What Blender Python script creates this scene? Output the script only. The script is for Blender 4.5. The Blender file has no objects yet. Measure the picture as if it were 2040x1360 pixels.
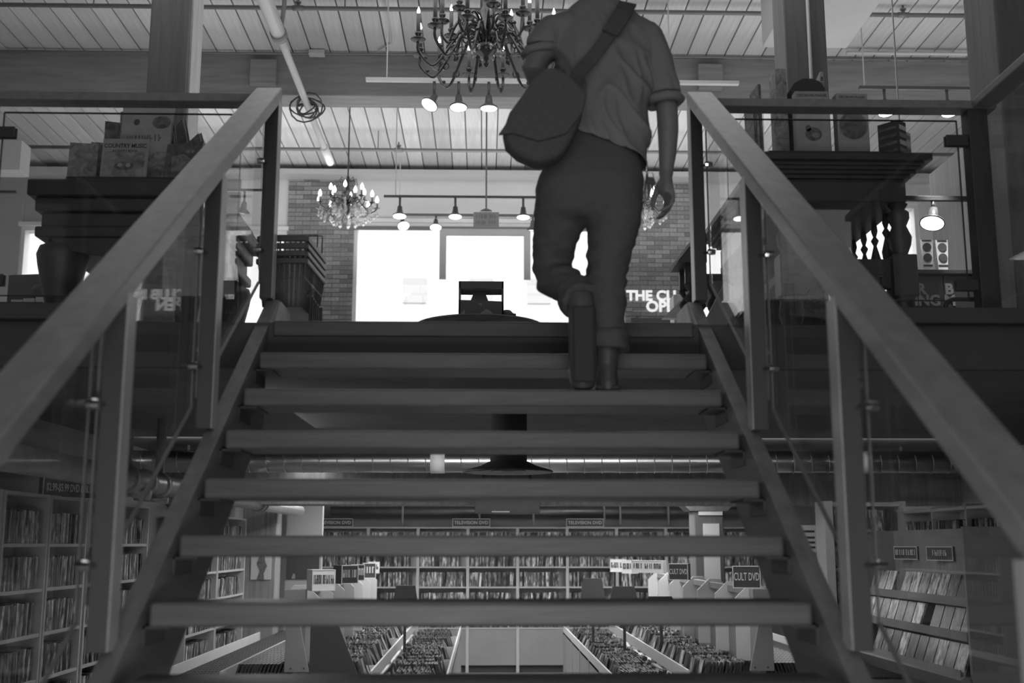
import bpy, bmesh, math, random
from mathutils import Vector, Matrix, Euler, noise
random.seed(7)
R = math.radians
SC = bpy.context.scene
COL = SC.collection

# ------------------------------------------------------------------ camera, world, lights, exposure
EYE = 1.5206
cam_d = bpy.data.cameras.new('camera'); cam = bpy.data.objects.new('camera', cam_d); COL.objects.link(cam)
cam.location = (0, 0, EYE); cam.rotation_euler = (R(90 + 10.11), 0, R(-1.416))
cam_d.sensor_width = 36; cam_d.lens = 36 * 2270 / 2040
cam_d.clip_start = 0.05; cam_d.clip_end = 200
cam_d.dof.use_dof = True; cam_d.dof.focus_distance = 7.4; cam_d.dof.aperture_fstop = 2.5
SC.camera = cam

SC.view_settings.view_transform = 'Standard'; SC.view_settings.look = 'None'
SC.view_settings.gamma = 1; SC.view_settings.exposure = 0.0
SC.view_settings.use_curve_mapping = False
SC.cycles.use_denoising = True
SC.cycles.max_bounces = 8; SC.cycles.diffuse_bounces = 5; SC.cycles.glossy_bounces = 4
SC.cycles.transparent_max_bounces = 24
SC.cycles.caustics_reflective = False; SC.cycles.caustics_refractive = False
SC.cycles.sample_clamp_indirect = 4

W = bpy.data.worlds.new('overcast_sky'); SC.world = W; W.use_nodes = True
nt = W.node_tree; bg = nt.nodes['Background']
bg.inputs['Color'].default_value = (1, 1, 1, 1); bg.inputs['Strength'].default_value = 5.0

def area(name, loc, size, power, rot=(0, 0, 0), portal=False, spread=180):
    d = bpy.data.lights.new(name, 'AREA'); d.shape = 'RECTANGLE'; d.size, d.size_y = size
    d.energy = power; d.spread = R(spread)
    o = bpy.data.objects.new(name, d); COL.objects.link(o); o.location = loc; o.rotation_euler = tuple(R(a) for a in rot)
    if portal: d.cycles.is_portal = True
    return o
# light portals in the street windows (they guide the sky's light indoors)
area('portal_street_window', (0.06, 14.66, 4.3), (3.5, 2.9), 1, (90, 0, 180), True)
area('portal_left_window', (-5.2, 14.66, 4.3), (1.9, 2.8), 1, (90, 0, 180), True)
area('portal_side_window', (-2.92, 14.66, 4.2), (0.55, 2.6), 1, (90, 0, 180), True)
area('portal_right_window', (3.2, 14.66, 4.2), (0.66, 2.7), 1, (90, 0, 180), True)
# unseen area lamps: added fills, and the basement's own ceiling lamps
area('ceiling_lamp_entrance', (0.3, -3.4, 3.4), (8.0, 4.0), 80, (88, 0, 0))  # added front fill behind the camera, no fixture there
area('floor_lamp_stair_foot', (0.0, 0.1, 0.7), (1.5, 0.5), 34, (100, 0, 0))  # added low fill so the lower tread fronts come out brighter
area('ceiling_lamp_stair_top', (0.0, 1.0, 4.6), (2.0, 1.0), 7, (20, 0, 0))  # added weak fill from above for the tread tops
area('strip_lamp_duct', (0.5, 8.25, 2.235), (6.0, 0.08), 4.5, (92, 0, 0))
area('ceiling_lamp_near_shelf', (-1.2, 6.6, 2.24), (0.4, 2.0), 9, (0, -30, 0))  # added to brighten the nearest left bookcases
area('ceiling_lamp_upper_hall', (0.0, 7.6, 6.35), (7.0, 2.0), 60, (0, 0, 0))  # added broad fill for the hall, above the view
area('uplight_street_side', (0.0, 13.0, 5.0), (8.0, 1.4), 75, (180, 0, 0))  # added, lightens the planks by the street windows
area('uplight_hall', (0.0, 9.5, 3.9), (9.0, 3.0), 60, (180, 0, 0))  # added, stands in for floor bounce on the hall ceiling
area('uplight_right', (4.6, 9.0, 4.2), (2.5, 2.5), 26, (180, 0, 0))  # added, lifts the right part of the plank ceiling
area('ceiling_lamp_bins_left', (-0.9, 11.6, 2.22), (0.6, 2.2), 38)
area('ceiling_lamp_bins_right', (1.7, 11.6, 2.22), (0.6, 2.2), 42)
area('ceiling_lamp_near_bins', (0.3, 7.75, 2.26), (3.0, 0.5), 32, (12, 0, 0))
area('ceiling_lamp_back_shelf', (0.6, 13.0, 2.2), (5.0, 0.3), 36, (-25, 0, 0))
area('ceiling_lamp_left_shelf', (-1.5, 10.2, 2.2), (0.3, 2.4), 6)

def spot(name, loc, power, rot, ang=60):
    d = bpy.data.lights.new(name, 'SPOT'); d.energy = power; d.spot_size = R(ang); d.spot_blend = 0.6; d.shadow_soft_size = 0.06
    o = bpy.data.objects.new(name, d); COL.objects.link(o); o.location = loc; o.rotation_euler = tuple(R(a) for a in rot); return o
spot('spot_over_far_shelf', (2.9, 6.85, 3.9), 30, (8, 0, 0), 70)

# ------------------------------------------------------------------ materials (the place is photographed in grey)
def mat(name, v, rough=0.6, metal=0.0, var=0.0, grain=(8, 8, 8), bump=0.0, rand=0.0, detail=6.0, spec=0.5, dist=0.0):
    m = bpy.data.materials.new(name); m.use_nodes = True
    t = m.node_tree; b = t.nodes['Principled BSDF']
    b.inputs['Roughness'].default_value = rough; b.inputs['Metallic'].default_value = metal
    b.inputs['Specular IOR Level'].default_value = spec
    b.inputs['Base Color'].default_value = (v, v, v, 1)
    if var or bump or rand:
        tc = t.nodes.new('ShaderNodeTexCoord'); mp = t.nodes.new('ShaderNodeMapping')
        mp.inputs['Scale'].default_value = grain
        t.links.new(tc.outputs['Object'], mp.inputs['Vector'])
        no = t.nodes.new('ShaderNodeTexNoise'); no.inputs['Scale'].default_value = 1.0
        no.inputs['Detail'].default_value = detail; no.inputs['Roughness'].default_value = 0.6
        no.inputs['Distortion'].default_value = dist
        t.links.new(mp.outputs['Vector'], no.inputs['Vector'])
        ra = t.nodes.new('ShaderNodeMapRange')
        ra.inputs['From Min'].default_value = 0.25; ra.inputs['From Max'].default_value = 0.75
        ra.inputs['To Min'].default_value = max(0.002, v * (1 - var)); ra.inputs['To Max'].default_value = min(0.95, v * (1 + var))
        t.links.new(no.outputs['Fac'], ra.inputs['Value'])
        src = ra.outputs['Result']
        if rand:
            oi = t.nodes.new('ShaderNodeObjectInfo'); r2 = t.nodes.new('ShaderNodeMapRange')
            r2.inputs['To Min'].default_value = 1 - rand; r2.inputs['To Max'].default_value = 1 + rand
            t.links.new(oi.outputs['Random'], r2.inputs['Value'])
            mu = t.nodes.new('ShaderNodeMath'); mu.operation = 'MULTIPLY'
            t.links.new(src, mu.inputs[0]); t.links.new(r2.outputs['Result'], mu.inputs[1]); src = mu.outputs[0]
        t.links.new(src, b.inputs['Base Color'])
        if bump:
            bu = t.nodes.new('ShaderNodeBump'); bu.inputs['Strength'].default_value = bump; bu.inputs['Distance'].default_value = 0.01
            t.links.new(no.outputs['Fac'], bu.inputs['Height']); t.links.new(bu.outputs['Normal'], b.inputs['Normal'])
    return m

def emit(name, s):
    m = bpy.data.materials.new(name); m.use_nodes = True; t = m.node_tree
    b = t.nodes['Principled BSDF']; b.inputs['Base Color'].default_value = (0.8, 0.8, 0.8, 1)
    b.inputs['Emission Color'].default_value = (1, 1, 1, 1); b.inputs['Emission Strength'].default_value = s
    return m

def glass_mat(name, tint=0.96, rough=0.0, base=0.04):
    m = bpy.data.materials.new(name); m.use_nodes = True; t = m.node_tree
    for n in list(t.nodes):
        if n.type == 'BSDF_PRINCIPLED': t.nodes.remove(n)
    out = t.nodes['Material Output']
    tr = t.nodes.new('ShaderNodeBsdfTransparent'); tr.inputs['Color'].default_value = (tint, tint, tint, 1)
    gl = t.nodes.new('ShaderNodeBsdfGlossy'); gl.inputs['Roughness'].default_value = rough
    lw = t.nodes.new('ShaderNodeLayerWeight'); lw.inputs['Blend'].default_value = 0.5
    p = t.nodes.new('ShaderNodeMath'); p.operation = 'POWER'; p.inputs[1].default_value = 5
    q = t.nodes.new('ShaderNodeMath'); q.operation = 'MULTIPLY_ADD'; q.inputs[1].default_value = 0.5; q.inputs[2].default_value = base
    mx = t.nodes.new('ShaderNodeMixShader')
    t.links.new(lw.outputs['Facing'], p.inputs[0]); t.links.new(p.outputs[0], q.inputs[0])
    t.links.new(q.outputs[0], mx.inputs[0]); t.links.new(tr.outputs[0], mx.inputs[1]); t.links.new(gl.outputs[0], mx.inputs[2])
    t.links.new(mx.outputs[0], out.inputs['Surface'])
    return m

def print_mat(name, lo, hi, scale, rough=0.35, stretch=(1, 1, 1)):
    """printed covers: tone differs per loose piece and per object, with blotches of artwork"""
    m = bpy.data.materials.new(name); m.use_nodes = True; t = m.node_tree; b = t.nodes['Principled BSDF']
    b.inputs['Roughness'].default_value = rough
    ge = t.nodes.new('ShaderNodeNewGeometry'); oi = t.nodes.new('ShaderNodeObjectInfo')
    ad = t.nodes.new('ShaderNodeMath'); ad.operation = 'ADD'
    fr = t.nodes.new('ShaderNodeMath'); fr.operation = 'FRACT'
    t.links.new(ge.outputs['Random Per Island'], ad.inputs[0]); t.links.new(oi.outputs['Random'], ad.inputs[1]); t.links.new(ad.outputs[0], fr.inputs[0])
    pw = t.nodes.new('ShaderNodeMath'); pw.operation = 'POWER'; pw.inputs[1].default_value = 1.7
    t.links.new(fr.outputs[0], pw.inputs[0])
    tc = t.nodes.new('ShaderNodeTexCoord'); mp = t.nodes.new('ShaderNodeMapping'); mp.inputs['Scale'].default_value = stretch
    t.links.new(tc.outputs['Object'], mp.inputs['Vector'])
    cx = t.nodes.new('ShaderNodeCombineXYZ'); sc = t.nodes.new('ShaderNodeMath'); sc.operation = 'MULTIPLY'; sc.inputs[1].default_value = 40
    t.links.new(fr.outputs[0], sc.inputs[0]); t.links.new(sc.outputs[0], cx.inputs[0])
    va = t.nodes.new('ShaderNodeVectorMath'); va.operation = 'ADD'
    t.links.new(mp.outputs[0], va.inputs[0]); t.links.new(cx.outputs[0], va.inputs[1])
    no = t.nodes.new('ShaderNodeTexNoise'); no.inputs['Scale'].default_value = scale; no.inputs['Detail'].default_value = 3
    t.links.new(va.outputs[0], no.inputs['Vector'])
    st = t.nodes.new('ShaderNodeMapRange'); st.inputs['From Min'].default_value = 0.42; st.inputs['From Max'].default_value = 0.62
    st.inputs['To Min'].default_value = 0.25; st.inputs['To Max'].default_value = 1.5
    t.links.new(no.outputs['Fac'], st.inputs['Value'])
    ra = t.nodes.new('ShaderNodeMapRange'); ra.inputs['To Min'].default_value = lo; ra.inputs['To Max'].default_value = hi
    t.links.new(pw.outputs[0], ra.inputs['Value'])
    mu = t.nodes.new('ShaderNodeMath'); mu.operation = 'MULTIPLY'
    t.links.new(ra.outputs[0], mu.inputs[0]); t.links.new(st.outputs[0], mu.inputs[1]); t.links.new(mu.outputs[0], b.inputs['Base Color'])
    return m

M = dict(
    tread=mat('tread_wood', 0.09, 0.45, 0, 0.35, (2.5, 26, 26), 0.25, 0.06, dist=0.6),
    rail=mat('handrail_wood', 0.2, 0.38, 0, 0.22, (22, 3, 22), 0.15, 0.0),
    stringer=mat('stringer_wood', 0.17, 0.5, 0, 0.3, (22, 3, 22), 0.2),
    stringer_lit=mat('pale_end_wood', 0.5, 0.6, 0, 0.25, (30, 8, 8), 0.2),  # pale tone paints light on the stringer's inner side
    steel=mat('dark_steel', 0.05, 0.5, 0.0, 0.1, (20, 20, 4), 0.03),
    steel_lit=mat('brushed_post_face', 0.4, 0.35, 0.0, 0.15, (30, 30, 3), 0.03),  # light tone paints window light on the posts' inner faces
    chrome=mat('chrome', 0.6, 0.15, 1.0),
    glass=glass_mat('clear_glass'), pane=glass_mat('window_glass', 0.97),
    crystal=glass_mat('crystal_glass', 0.9, 0.05, 0.35),
    plank=mat('ceiling_plank_wood', 0.50, 0.7, 0, 0.16, (26, 1.6, 26), 0.15, 0.16, dist=0.8),
    groove=mat('groove_shadow_board', 0.16, 0.9),
    beam=mat('beam_wood', 0.26, 0.7, 0, 0.25, (1.5, 18, 18), 0.2),
    column=mat('column_wood', 0.16, 0.6, 0, 0.25, (22, 22, 1.6), 0.2, dist=0.5),
    columnpale=mat('pale_column_wood', 0.45, 0.6, 0, 0.2, (22, 22, 1.6), 0.15, dist=0.5),  # pale boards, and the painted lit side of the left column
    columnlow=mat('basement_column_wood', 0.32, 0.7, 0, 0.3, (24, 24, 2), 0.2, dist=0.6),
    brick=mat('brick', 0.27, 0.85, 0, 0.25, (14, 14, 14), 0.3, 0.32),
    mortar=mat('mortar', 0.36, 0.95, 0, 0.15, (20, 20, 20)),
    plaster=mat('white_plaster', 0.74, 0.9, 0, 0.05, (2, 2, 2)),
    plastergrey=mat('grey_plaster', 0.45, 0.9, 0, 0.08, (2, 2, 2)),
    white=mat('white_paint', 0.80, 0.5, 0, 0.05, (4, 4, 4)),
    shelfwhite=mat('white_shelf_board', 0.55, 0.5, 0, 0.08, (6, 6, 6)),
    gondola=mat('grey_painted_board', 0.32, 0.5, 0, 0.08, (4, 4, 4)),
    gondolawhite=mat('off_white_board', 0.7, 0.5, 0, 0.06, (4, 4, 4)),
    darkpaint=mat('dark_ceiling_paint', 0.16, 0.85, 0, 0.2, (3, 3, 3)),
    nosing=mat('worn_dark_nosing', 0.075, 0.6, 0, 0.3, (2.5, 26, 26), 0.2),  # landing edge board, darker than the treads
    fascia=mat('black_fascia_paint', 0.07, 0.9),
    floorl=mat('concrete_floor', 0.36, 0.5, 0, 0.25, (1.5, 1.5, 1.5)),
    flooru=mat('shop_floor_boards', 0.55, 0.5, 0, 0.2, (1, 12, 1)),
    black=mat('black_plastic', 0.085, 0.4, 0, 0.1, (9, 9, 9)),
    blackmatte=mat('matte_black', 0.075, 0.75),
    darkwood=mat('dark_carved_wood', 0.06, 0.45, 0, 0.3, (12, 12, 12), 0.1),
    bronze=mat('dark_bronze', 0.10, 0.28, 0.85, 0.25, (30, 30, 30), 0.05),
    candle=mat('candle_sleeve', 0.14, 0.6),
    pipe=mat('painted_pipe', 0.2, 0.5, 0.2),
    pipelight=mat('pale_pipe', 0.55, 0.4, 0.1),
    pipelow=mat('galvanised_pipe', 0.42, 0.38, 0.55, 0.2, (8, 8, 8), 0.05),
    duct=mat('spiral_duct_steel', 0.66, 0.30, 1.0, 0.12, (3, 20, 20), 0.04),
    cable=mat('black_cable', 0.08, 0.6),
    shirt=mat('shirt_cotton', 0.19, 0.85, 0, 0.06, (90, 90, 90), 0.06),
    trouser=mat('dark_twill', 0.085, 0.85, 0, 0.1, (90, 90, 90), 0.06),
    skin=mat('skin', 0.17, 0.55, 0, 0.1, (30, 30, 30), 0.03),
    hair=mat('hair', 0.09, 0.6, 0, 0.3, (60, 60, 12), 0.2),
    boot=mat('boot_leather', 0.08, 0.5, 0, 0.2, (30, 30, 30), 0.1),
    canvas=mat('bag_canvas', 0.08, 0.85, 0, 0.15, (60, 60, 60), 0.1),
    paper=mat('paper', 0.72, 0.8, 0, 0.05, (5, 5, 5)),
    paperdim=mat('printed_card', 0.46, 0.6, 0, 0.2, (10, 10, 10)),
    coverart=mat('cover_art', 0.36, 0.5, 0, 0.7, (16, 16, 16), dist=1.5),
    coverdark=mat('dark_cover_art', 0.19, 0.5, 0, 0.8, (14, 14, 14), dist=1.5),
    ink=mat('dark_ink', 0.07, 0.7),
    whiteink=mat('white_ink', 0.75, 0.7),
    greyink=mat('grey_ink', 0.35, 0.7),
    signblack=mat('sign_black', 0.07, 0.5),
    rubber=mat('boot_rubber', 0.04, 0.8),
    caseblack=mat('black_case_plastic', 0.06, 0.35),
    dvd=print_mat('dvd_cover_print', 0.04, 0.75, 26, 0.3, (1, 1, 0.45)),
    book=print_mat('book_cover_print', 0.06, 0.45, 12, 0.45),
    bulb=emit('bulb_glow', 9), lens=emit('spot_lens_glow', 6), neon=emit('neon_glow', 0.62), tube=emit('tube_glow', 1.0),
    street=mat('street_asphalt', 0.22, 0.9), facade=mat('pale_facade', 0.48, 0.9, 0, 0.03, (1, 1, 1)),
    facwin=mat('facade_window', 0.26, 0.4), car=mat('car_paint', 0.33, 0.2), carglass=mat('car_glass', 0.14, 0.1),
)
# ------------------------------------------------------------------ mesh helpers
class MB:
    def __init__(s): s.v = []; s.f = []
    def add(s, vs, fs):
        n = len(s.v); s.v += [tuple(p) for p in vs]; s.f += [tuple(n + i for i in f) for f in fs]; return s
    def box(s, x0, x1, y0, y1, z0, z1, m=None):
        vs = [Vector((x, y, z)) for z in (z0, z1) for y in (y0, y1) for x in (x0, x1)]
        if m is not None: vs = [m @ p for p in vs]
        return s.add(vs, [(0, 2, 3, 1), (4, 5, 7, 6), (0, 1, 5, 4), (2, 6, 7, 3), (0, 4, 6, 2), (1, 3, 7, 5)])
    def bar(s, p0, p1, w, h, up=(0, 0, 1)):
        p0 = Vector(p0); p1 = Vector(p1); d = (p1 - p0).normalized(); u = Vector(up)
        sd = d.cross(u).normalized(); u = sd.cross(d).normalized()
        vs = [p + sd * a * w / 2 + u * b * h / 2 for p in (p0, p1) for b in (-1, 1) for a in (-1, 1)]
        return s.add(vs, [(0, 1, 3, 2), (4, 6, 7, 5), (0, 4, 5, 1), (2, 3, 7, 6), (0, 2, 6, 4), (1, 5, 7, 3)])
    def prism(s, poly, axis, lo, hi):
        n = len(poly)
        def P(a, b, c): return {'x': (c, a, b), 'y': (a, c, b), 'z': (a, b, c)}[axis]
        vs = [P(a, b, lo) for a, b in poly] + [P(a, b, hi) for a, b in poly]
        fs = [tuple(range(n)), tuple(range(2 * n - 1, n - 1, -1))] + [(i, i + n, (i + 1) % n + n, (i + 1) % n) for i in range(n)]
        return s.add(vs, fs)
    def rings(s, rings, cap=True):
        n = len(rings[0]); vs = [p for r in rings for p in r]; fs = []
        for k in range(len(rings) - 1):
            for i in range(n):
                j = (i + 1) % n; fs.append((k * n + i, k * n + j, (k + 1) * n + j, (k + 1) * n + i))
        if cap: fs += [tuple(range(n - 1, -1, -1)), tuple((len(rings) - 1) * n + i for i in range(n))]
        return s.add(vs, fs)
    def tube(s, path, r, n=8, flat=None):
        path = [Vector(p) for p in path]; k = len(path)
        rs = r if isinstance(r, (list, tuple)) else [r] * k
        t0 = (path[1] - path[0]).normalized()
        ref = Vector((0, 0, 1)) if abs(t0.z) < 0.9 else Vector((0, 1, 0))
        nrm = t0.cross(ref).normalized(); rg = []
        for i, p in enumerate(path):
            t = ((path[min(i + 1, k - 1)] - p).normalized() + (p - path[max(i - 1, 0)]).normalized())
            t = t.normalized() if t.length > 1e-6 else t0
            nrm = (nrm - t * nrm.dot(t)).normalized(); bi = t.cross(nrm)
            rg.append([p + (nrm * math.cos(2 * math.pi * a / n) + bi * math.sin(2 * math.pi * a / n) * (flat or 1)) * rs[i] for a in range(n)])
        return s.rings(rg)
    def lathe(s, prof, c=(0, 0, 0), n=16, m=None):
        c = Vector(c); rg = []
        for r, z in prof:
            ring = [Vector((max(r, 1e-4) * math.cos(2 * math.pi * a / n), max(r, 1e-4) * math.sin(2 * math.pi * a / n), z)) for a in range(n)]
            rg.append([c + (m @ p if m is not None else p) for p in ring])
        return s.rings(rg)
    def loft(s, secs, n=20, pw=2.0):
        rg = []
        for x, y, z, hx, hy in secs:
            ring = []
            for a in range(n):
                t = 2 * math.pi * a / n; c, d = math.cos(t), math.sin(t)
                ring.append(Vector((x + math.copysign(abs(c) ** (2 / pw), c) * hx, y + math.copysign(abs(d) ** (2 / pw), d) * hy, z)))
            rg.append(ring)
        return s.rings(rg)
    def ball(s, c, r, n=10, sz=1.0):
        prof = [(r * math.sin(math.pi * i / 6), -r * sz * math.cos(math.pi * i / 6)) for i in range(7)]
        return s.lathe(prof, c, n)
    def build(s, name, m, parent=None, smooth=False, bevel=0.0, origin=None, seg=2):
        if parent is not None:
            off = Vector((0, 0, 0)); q = parent
            while q is not None: off += q.location; q = q.parent
        elif origin is None:
            xs, ys, zs = zip(*s.v); off = Vector(((min(xs) + max(xs)) / 2, (min(ys) + max(ys)) / 2, min(zs)))
        else: off = Vector(origin)
        me = bpy.data.meshes.new(name)
        me.from_pydata([(x - off.x, y - off.y, z - off.z) for x, y, z in s.v], [], s.f); me.validate()
        b = bmesh.new(); b.from_mesh(me); bmesh.ops.recalc_face_normals(b, faces=b.faces); b.to_mesh(me); b.free()
        me.materials.append(m)
        if smooth: me.shade_smooth()
        o = bpy.data.objects.new(name, me); COL.objects.link(o)
        if parent is not None: o.parent = parent
        else: o.location = off
        if bevel:
            bm_ = o.modifiers.new('bevel', 'BEVEL'); bm_.width = bevel; bm_.segments = seg; bm_.limit_method = 'ANGLE'; bm_.angle_limit = R(40)
        return o

def tag(o, label=None, cat=None, group=None, kind=None):
    if label: o['label'] = label
    if cat: o['category'] = cat
    if group: o['group'] = group
    if kind: o['kind'] = kind
    return o
def thing(name, loc, label, cat, group=None):
    o = bpy.data.objects.new(name, None); COL.objects.link(o); o.location = loc; o.empty_display_size = 0.1
    return tag(o, label, cat, group)
def st(o): o['kind'] = 'structure'; return o
def copy_tree(o, parent=None):
    c = o.copy(); COL.objects.link(c); c.parent = parent
    for ch in [k for k in bpy.data.objects if k.parent == o]: copy_tree(ch, c)
    return c
def at(o, loc, rz=0.0): o.location = loc; o.rotation_euler = (0, 0, rz); return o
def relabel(o, label, group=None):
    o['label'] = label
    if group: o['group'] = group
    return o

def text(name, s, size, m, parent, loc, rot=(90, 0, 0), extrude=0.001, align='CENTER', sx=1.0, bold=0.0):
    """flat lettering as mesh; loc is in world space, the parent has no rotation"""
    c = bpy.data.curves.new(name, 'FONT'); c.body = s; c.size = size; c.extrude = extrude; c.align_x = align; c.align_y = 'CENTER'
    c.offset = bold; c.resolution_u = 3
    o = bpy.data.objects.new(name, c); COL.objects.link(o)
    dg = bpy.context.evaluated_depsgraph_get(); me = bpy.data.meshes.new_from_object(o.evaluated_get(dg))
    bpy.data.objects.remove(o); bpy.data.curves.remove(c)
    me.transform(Euler(tuple(R(a) for a in rot)).to_matrix().to_4x4() @ Matrix.Diagonal((sx, 1, 1, 1)))
    off = Vector((0, 0, 0)); q = parent
    while q is not None: off += q.location; q = q.parent
    me.transform(Matrix.Translation(Vector(loc) - off))
    me.materials.clear(); me.materials.append(m); me.name = name
    t = bpy.data.objects.new(name, me); COL.objects.link(t); t.parent = parent
    return t

def strokes(words, size, seed, bold=0.16):
    """lettering too blurred to read in the photograph: letter-like strokes in the xz plane, centred, one loose group per line"""
    r = random.Random(seed); mb = MB(); x = 0.0; th = size * bold
    for n in words:
        for _ in range(n):
            w = size * r.choice((0.35, 0.5, 0.55, 0.6))
            mb.box(x, x + th, -0.0008, 0.0004, 0, size)
            if w > size * 0.4:
                if r.random() < 0.6: mb.box(x + w - th, x + w, -0.0008, 0.0004, 0, size * r.choice((1, 1, 0.55)))
                for f in (0.0, 0.45, 1.0):
                    if r.random() < 0.5: mb.box(x + th, x + w - th, -0.0008, 0.0004, f * (size - th), f * (size - th) + th)
            x += w + size * 0.16
        x += size * 0.45
    x -= size * 0.6
    mb.v = [(a - x / 2, b, c - size / 2) for a, b, c in mb.v]
    return mb, x
UP = 2.4059                       # upper floor level
CEIL = 6.486                      # underside of the plank ceiling
FAR = 14.7                        # street wall
def nz(y): return 1.3749 + 0.677 * (y - 2.9825)   # line through the tread nosings

# ------------------------------------------------------------------ the building
st(MB().box(-2.75, 4.2, -4, 14.7, -0.12, 0.0).build('floor', M['floorl']))
st(MB().box(-6.6, 7.3, 4.57, 14.68, 2.30, 2.40).build('floor_upper', M['flooru']))
cl = st(MB().box(-6.6, 7.3, 4.575, 14.68, 2.285, 2.299).build('ceiling_basement', M['darkpaint']))
st(MB().box(2.25, 7.3, -4, 4.52, 2.285, 2.40).build('floor_upper_right', M['fascia']))
st(MB().box(-6.6, -2.25, -4, 4.52, 2.285, 2.40).build('floor_upper_left', M['fascia']))
# floor edge seen over the stair opening: the landing edge and the curbs beside it
fas = st(MB().box(-6.5, 6.5, 4.525, 4.57, 2.22, 2.401).build('trim_1', M['fascia']))
st(MB().box(-4.6, -1.42, 4.47, 4.56, 2.402, 2.466).build('trim_2', M['fascia'], bevel=0.004))
st(MB().box(1.42, 4.6, 4.47, 4.56, 2.402, 2.466).build('trim_3', M['fascia'], bevel=0.004))
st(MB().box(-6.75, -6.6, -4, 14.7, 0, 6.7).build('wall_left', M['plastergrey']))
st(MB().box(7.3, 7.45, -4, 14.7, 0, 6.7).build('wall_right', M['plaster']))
st(MB().box(-6.75, 7.45, -4.15, -4.0, 0, 6.7).build('wall_behind', M['plastergrey']))
st(MB().box(-2.87, -2.75, -4, 14.7, 0, 2.285).build('wall_basement_left', M['plastergrey']))
st(MB().box(4.2, 4.32, -4, 14.7, 0, 2.285).build('wall_basement_right', M['plastergrey']))
st(MB().box(-2.87, 4.32, 14.7, 14.82, 0, 2.285).build('wall_basement_back', M['plastergrey']))

# plank ceiling: every plank a part
ceil = st(MB().box(-6.75, 7.45, -4.1, 14.9, CEIL + 0.022, CEIL + 0.15).build('ceiling', M['groove']))
px = -6.6; pw = 0.193; k = 0; pm = {}
while px < 7.3:
    rr = random.uniform(-0.003, 0.003)
    b = MB().box(0, pw - 0.013, 2.0, FAR, 0, 0.022)
    if not pm: o0 = b.build('plank', M['plank'], ceil, bevel=0.003, seg=1); pm['m'] = o0.data; o = o0
    else:
        o = bpy.data.objects.new('plank', pm['m']); COL.objects.link(o); o.parent = ceil
        md = o.modifiers.new('bevel', 'BEVEL'); md.width = 0.003; md.segments = 1
    o.location = Vector((px, 0, CEIL + rr)) if False else Vector((px, 0, CEIL + rr - 0.0))
    px += pw; k += 1
# the first plank was built relative to the ceiling; share one local mesh for all of them
off = ceil.location
for i, o in enumerate([c for c in bpy.data.objects if c.parent == ceil]):
    o.location = (-6.6 + i * pw, 0, CEIL + random.uniform(-0.003, 0.003))

# street wall: brick piers with separate bricks, plaster heads, windows
def pier(name, x0, x1, z0, z1, single, seed):
    rnd = random.Random(seed)
    w = st(MB().box(x0, x1, FAR + 0.012, FAR + 0.3, z0, z1).build(name, M['mortar']))
    bl, ch, g = 0.205, 0.0605, 0.009
    proto = None; rest = MB(); n = 0; off = w.location
    z = z1 - ch; row = 0
    while z > z0:
        x = x0 - (bl / 2 if row % 2 else 0)
        while x < x1 - 0.01:
            a = max(x, x0); b = min(x + bl - g, x1)
            if b - a > 0.03:
                d = rnd.uniform(0, 0.008)
                if single and n < 290 and z > 2.95:
                    if proto is None:
                        proto = bpy.data.meshes.new('brick')
                        q = MB().box(0, 1, 0, 0.03, 0, ch - g); proto.from_pydata(q.v, [], q.f); proto.materials.append(M['brick'])
                    o = bpy.data.objects.new('brick', proto); COL.objects.link(o); o.parent = w
                    o.location = (a - off.x, FAR - 0.008 + d - off.y, z - off.z); o.scale = (b - a, 1, 1); n += 1
                else: rest.box(a, b, FAR - 0.008 + d, FAR + 0.02, z, z + ch - g)
            x += bl
        z -= ch; row += 1
    if rest.v:
        r = rest.build('brick_courses', M['brick'], w); r['kind'] = 'stuff'
    return w
pier('wall_far_left', -2.62, -1.74, UP, CEIL, True, 1)
pier('wall_far_right', 1.86, 2.84, UP, CEIL, True, 2)
pier('wall_far_outer_left', -4.22, -3.26, UP, CEIL, False, 3)
pier('wall_far_outer_right', 3.55, 4.9, UP, CEIL, False, 4)
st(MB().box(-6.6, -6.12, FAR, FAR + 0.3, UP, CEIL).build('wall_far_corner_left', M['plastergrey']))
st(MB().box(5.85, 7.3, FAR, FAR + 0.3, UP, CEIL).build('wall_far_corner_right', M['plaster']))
def window(n, x0, x1, z0, z1, head, mull=(), fr=0.05, fm='white'):
    f = MB()
    f.box(x0, x0 + fr, FAR + 0.02, FAR + 0.2, z0, z1).box(x1 - fr, x1, FAR + 0.02, FAR + 0.2, z0, z1)
    f.box(x0 + fr, x1 - fr, FAR + 0.02, FAR + 0.2, z1 - fr, z1).box(x0 + fr, x1 - fr, FAR + 0.02, FAR + 0.2, z0, z0 + fr)
    w = st(f.build('window_%d' % n, M[fm]))
    MB().box(x0 + fr, x1 - fr, FAR + 0.11, FAR + 0.118, z0 + fr, z1 - fr).build('pane', M['pane'], w)
    for a in mull: MB().box(a - 0.025, a + 0.025, FAR + 0.06, FAR + 0.16, z0 + fr, z1 - fr).build('mullion', M['plastergrey'], w)
    MB().box(x0 - 0.02, x1 + 0.02, FAR - 0.05, FAR + 0.06, z1, z1 + 0.05).build('head_board', M['white'], w)
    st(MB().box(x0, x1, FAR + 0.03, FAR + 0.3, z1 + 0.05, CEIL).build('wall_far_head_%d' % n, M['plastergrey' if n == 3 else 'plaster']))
    st(MB().box(x0, x1, FAR + 0.03, FAR + 0.3, UP, z0).build('wall_far_sill_%d' % n, M['plaster']))
window(1, -1.74, 1.86, 2.9, 5.74, 0)
window(2, -3.26, -2.62, 2.9, 5.62, 0)
window(3, -6.12, -4.22, 2.9, 5.66, 0, (-5.55,))
window(4, 2.84, 3.55, 2.9, 5.66, 0)
window(5, 4.9, 5.85, 2.9, 6.05, 0)
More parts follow.
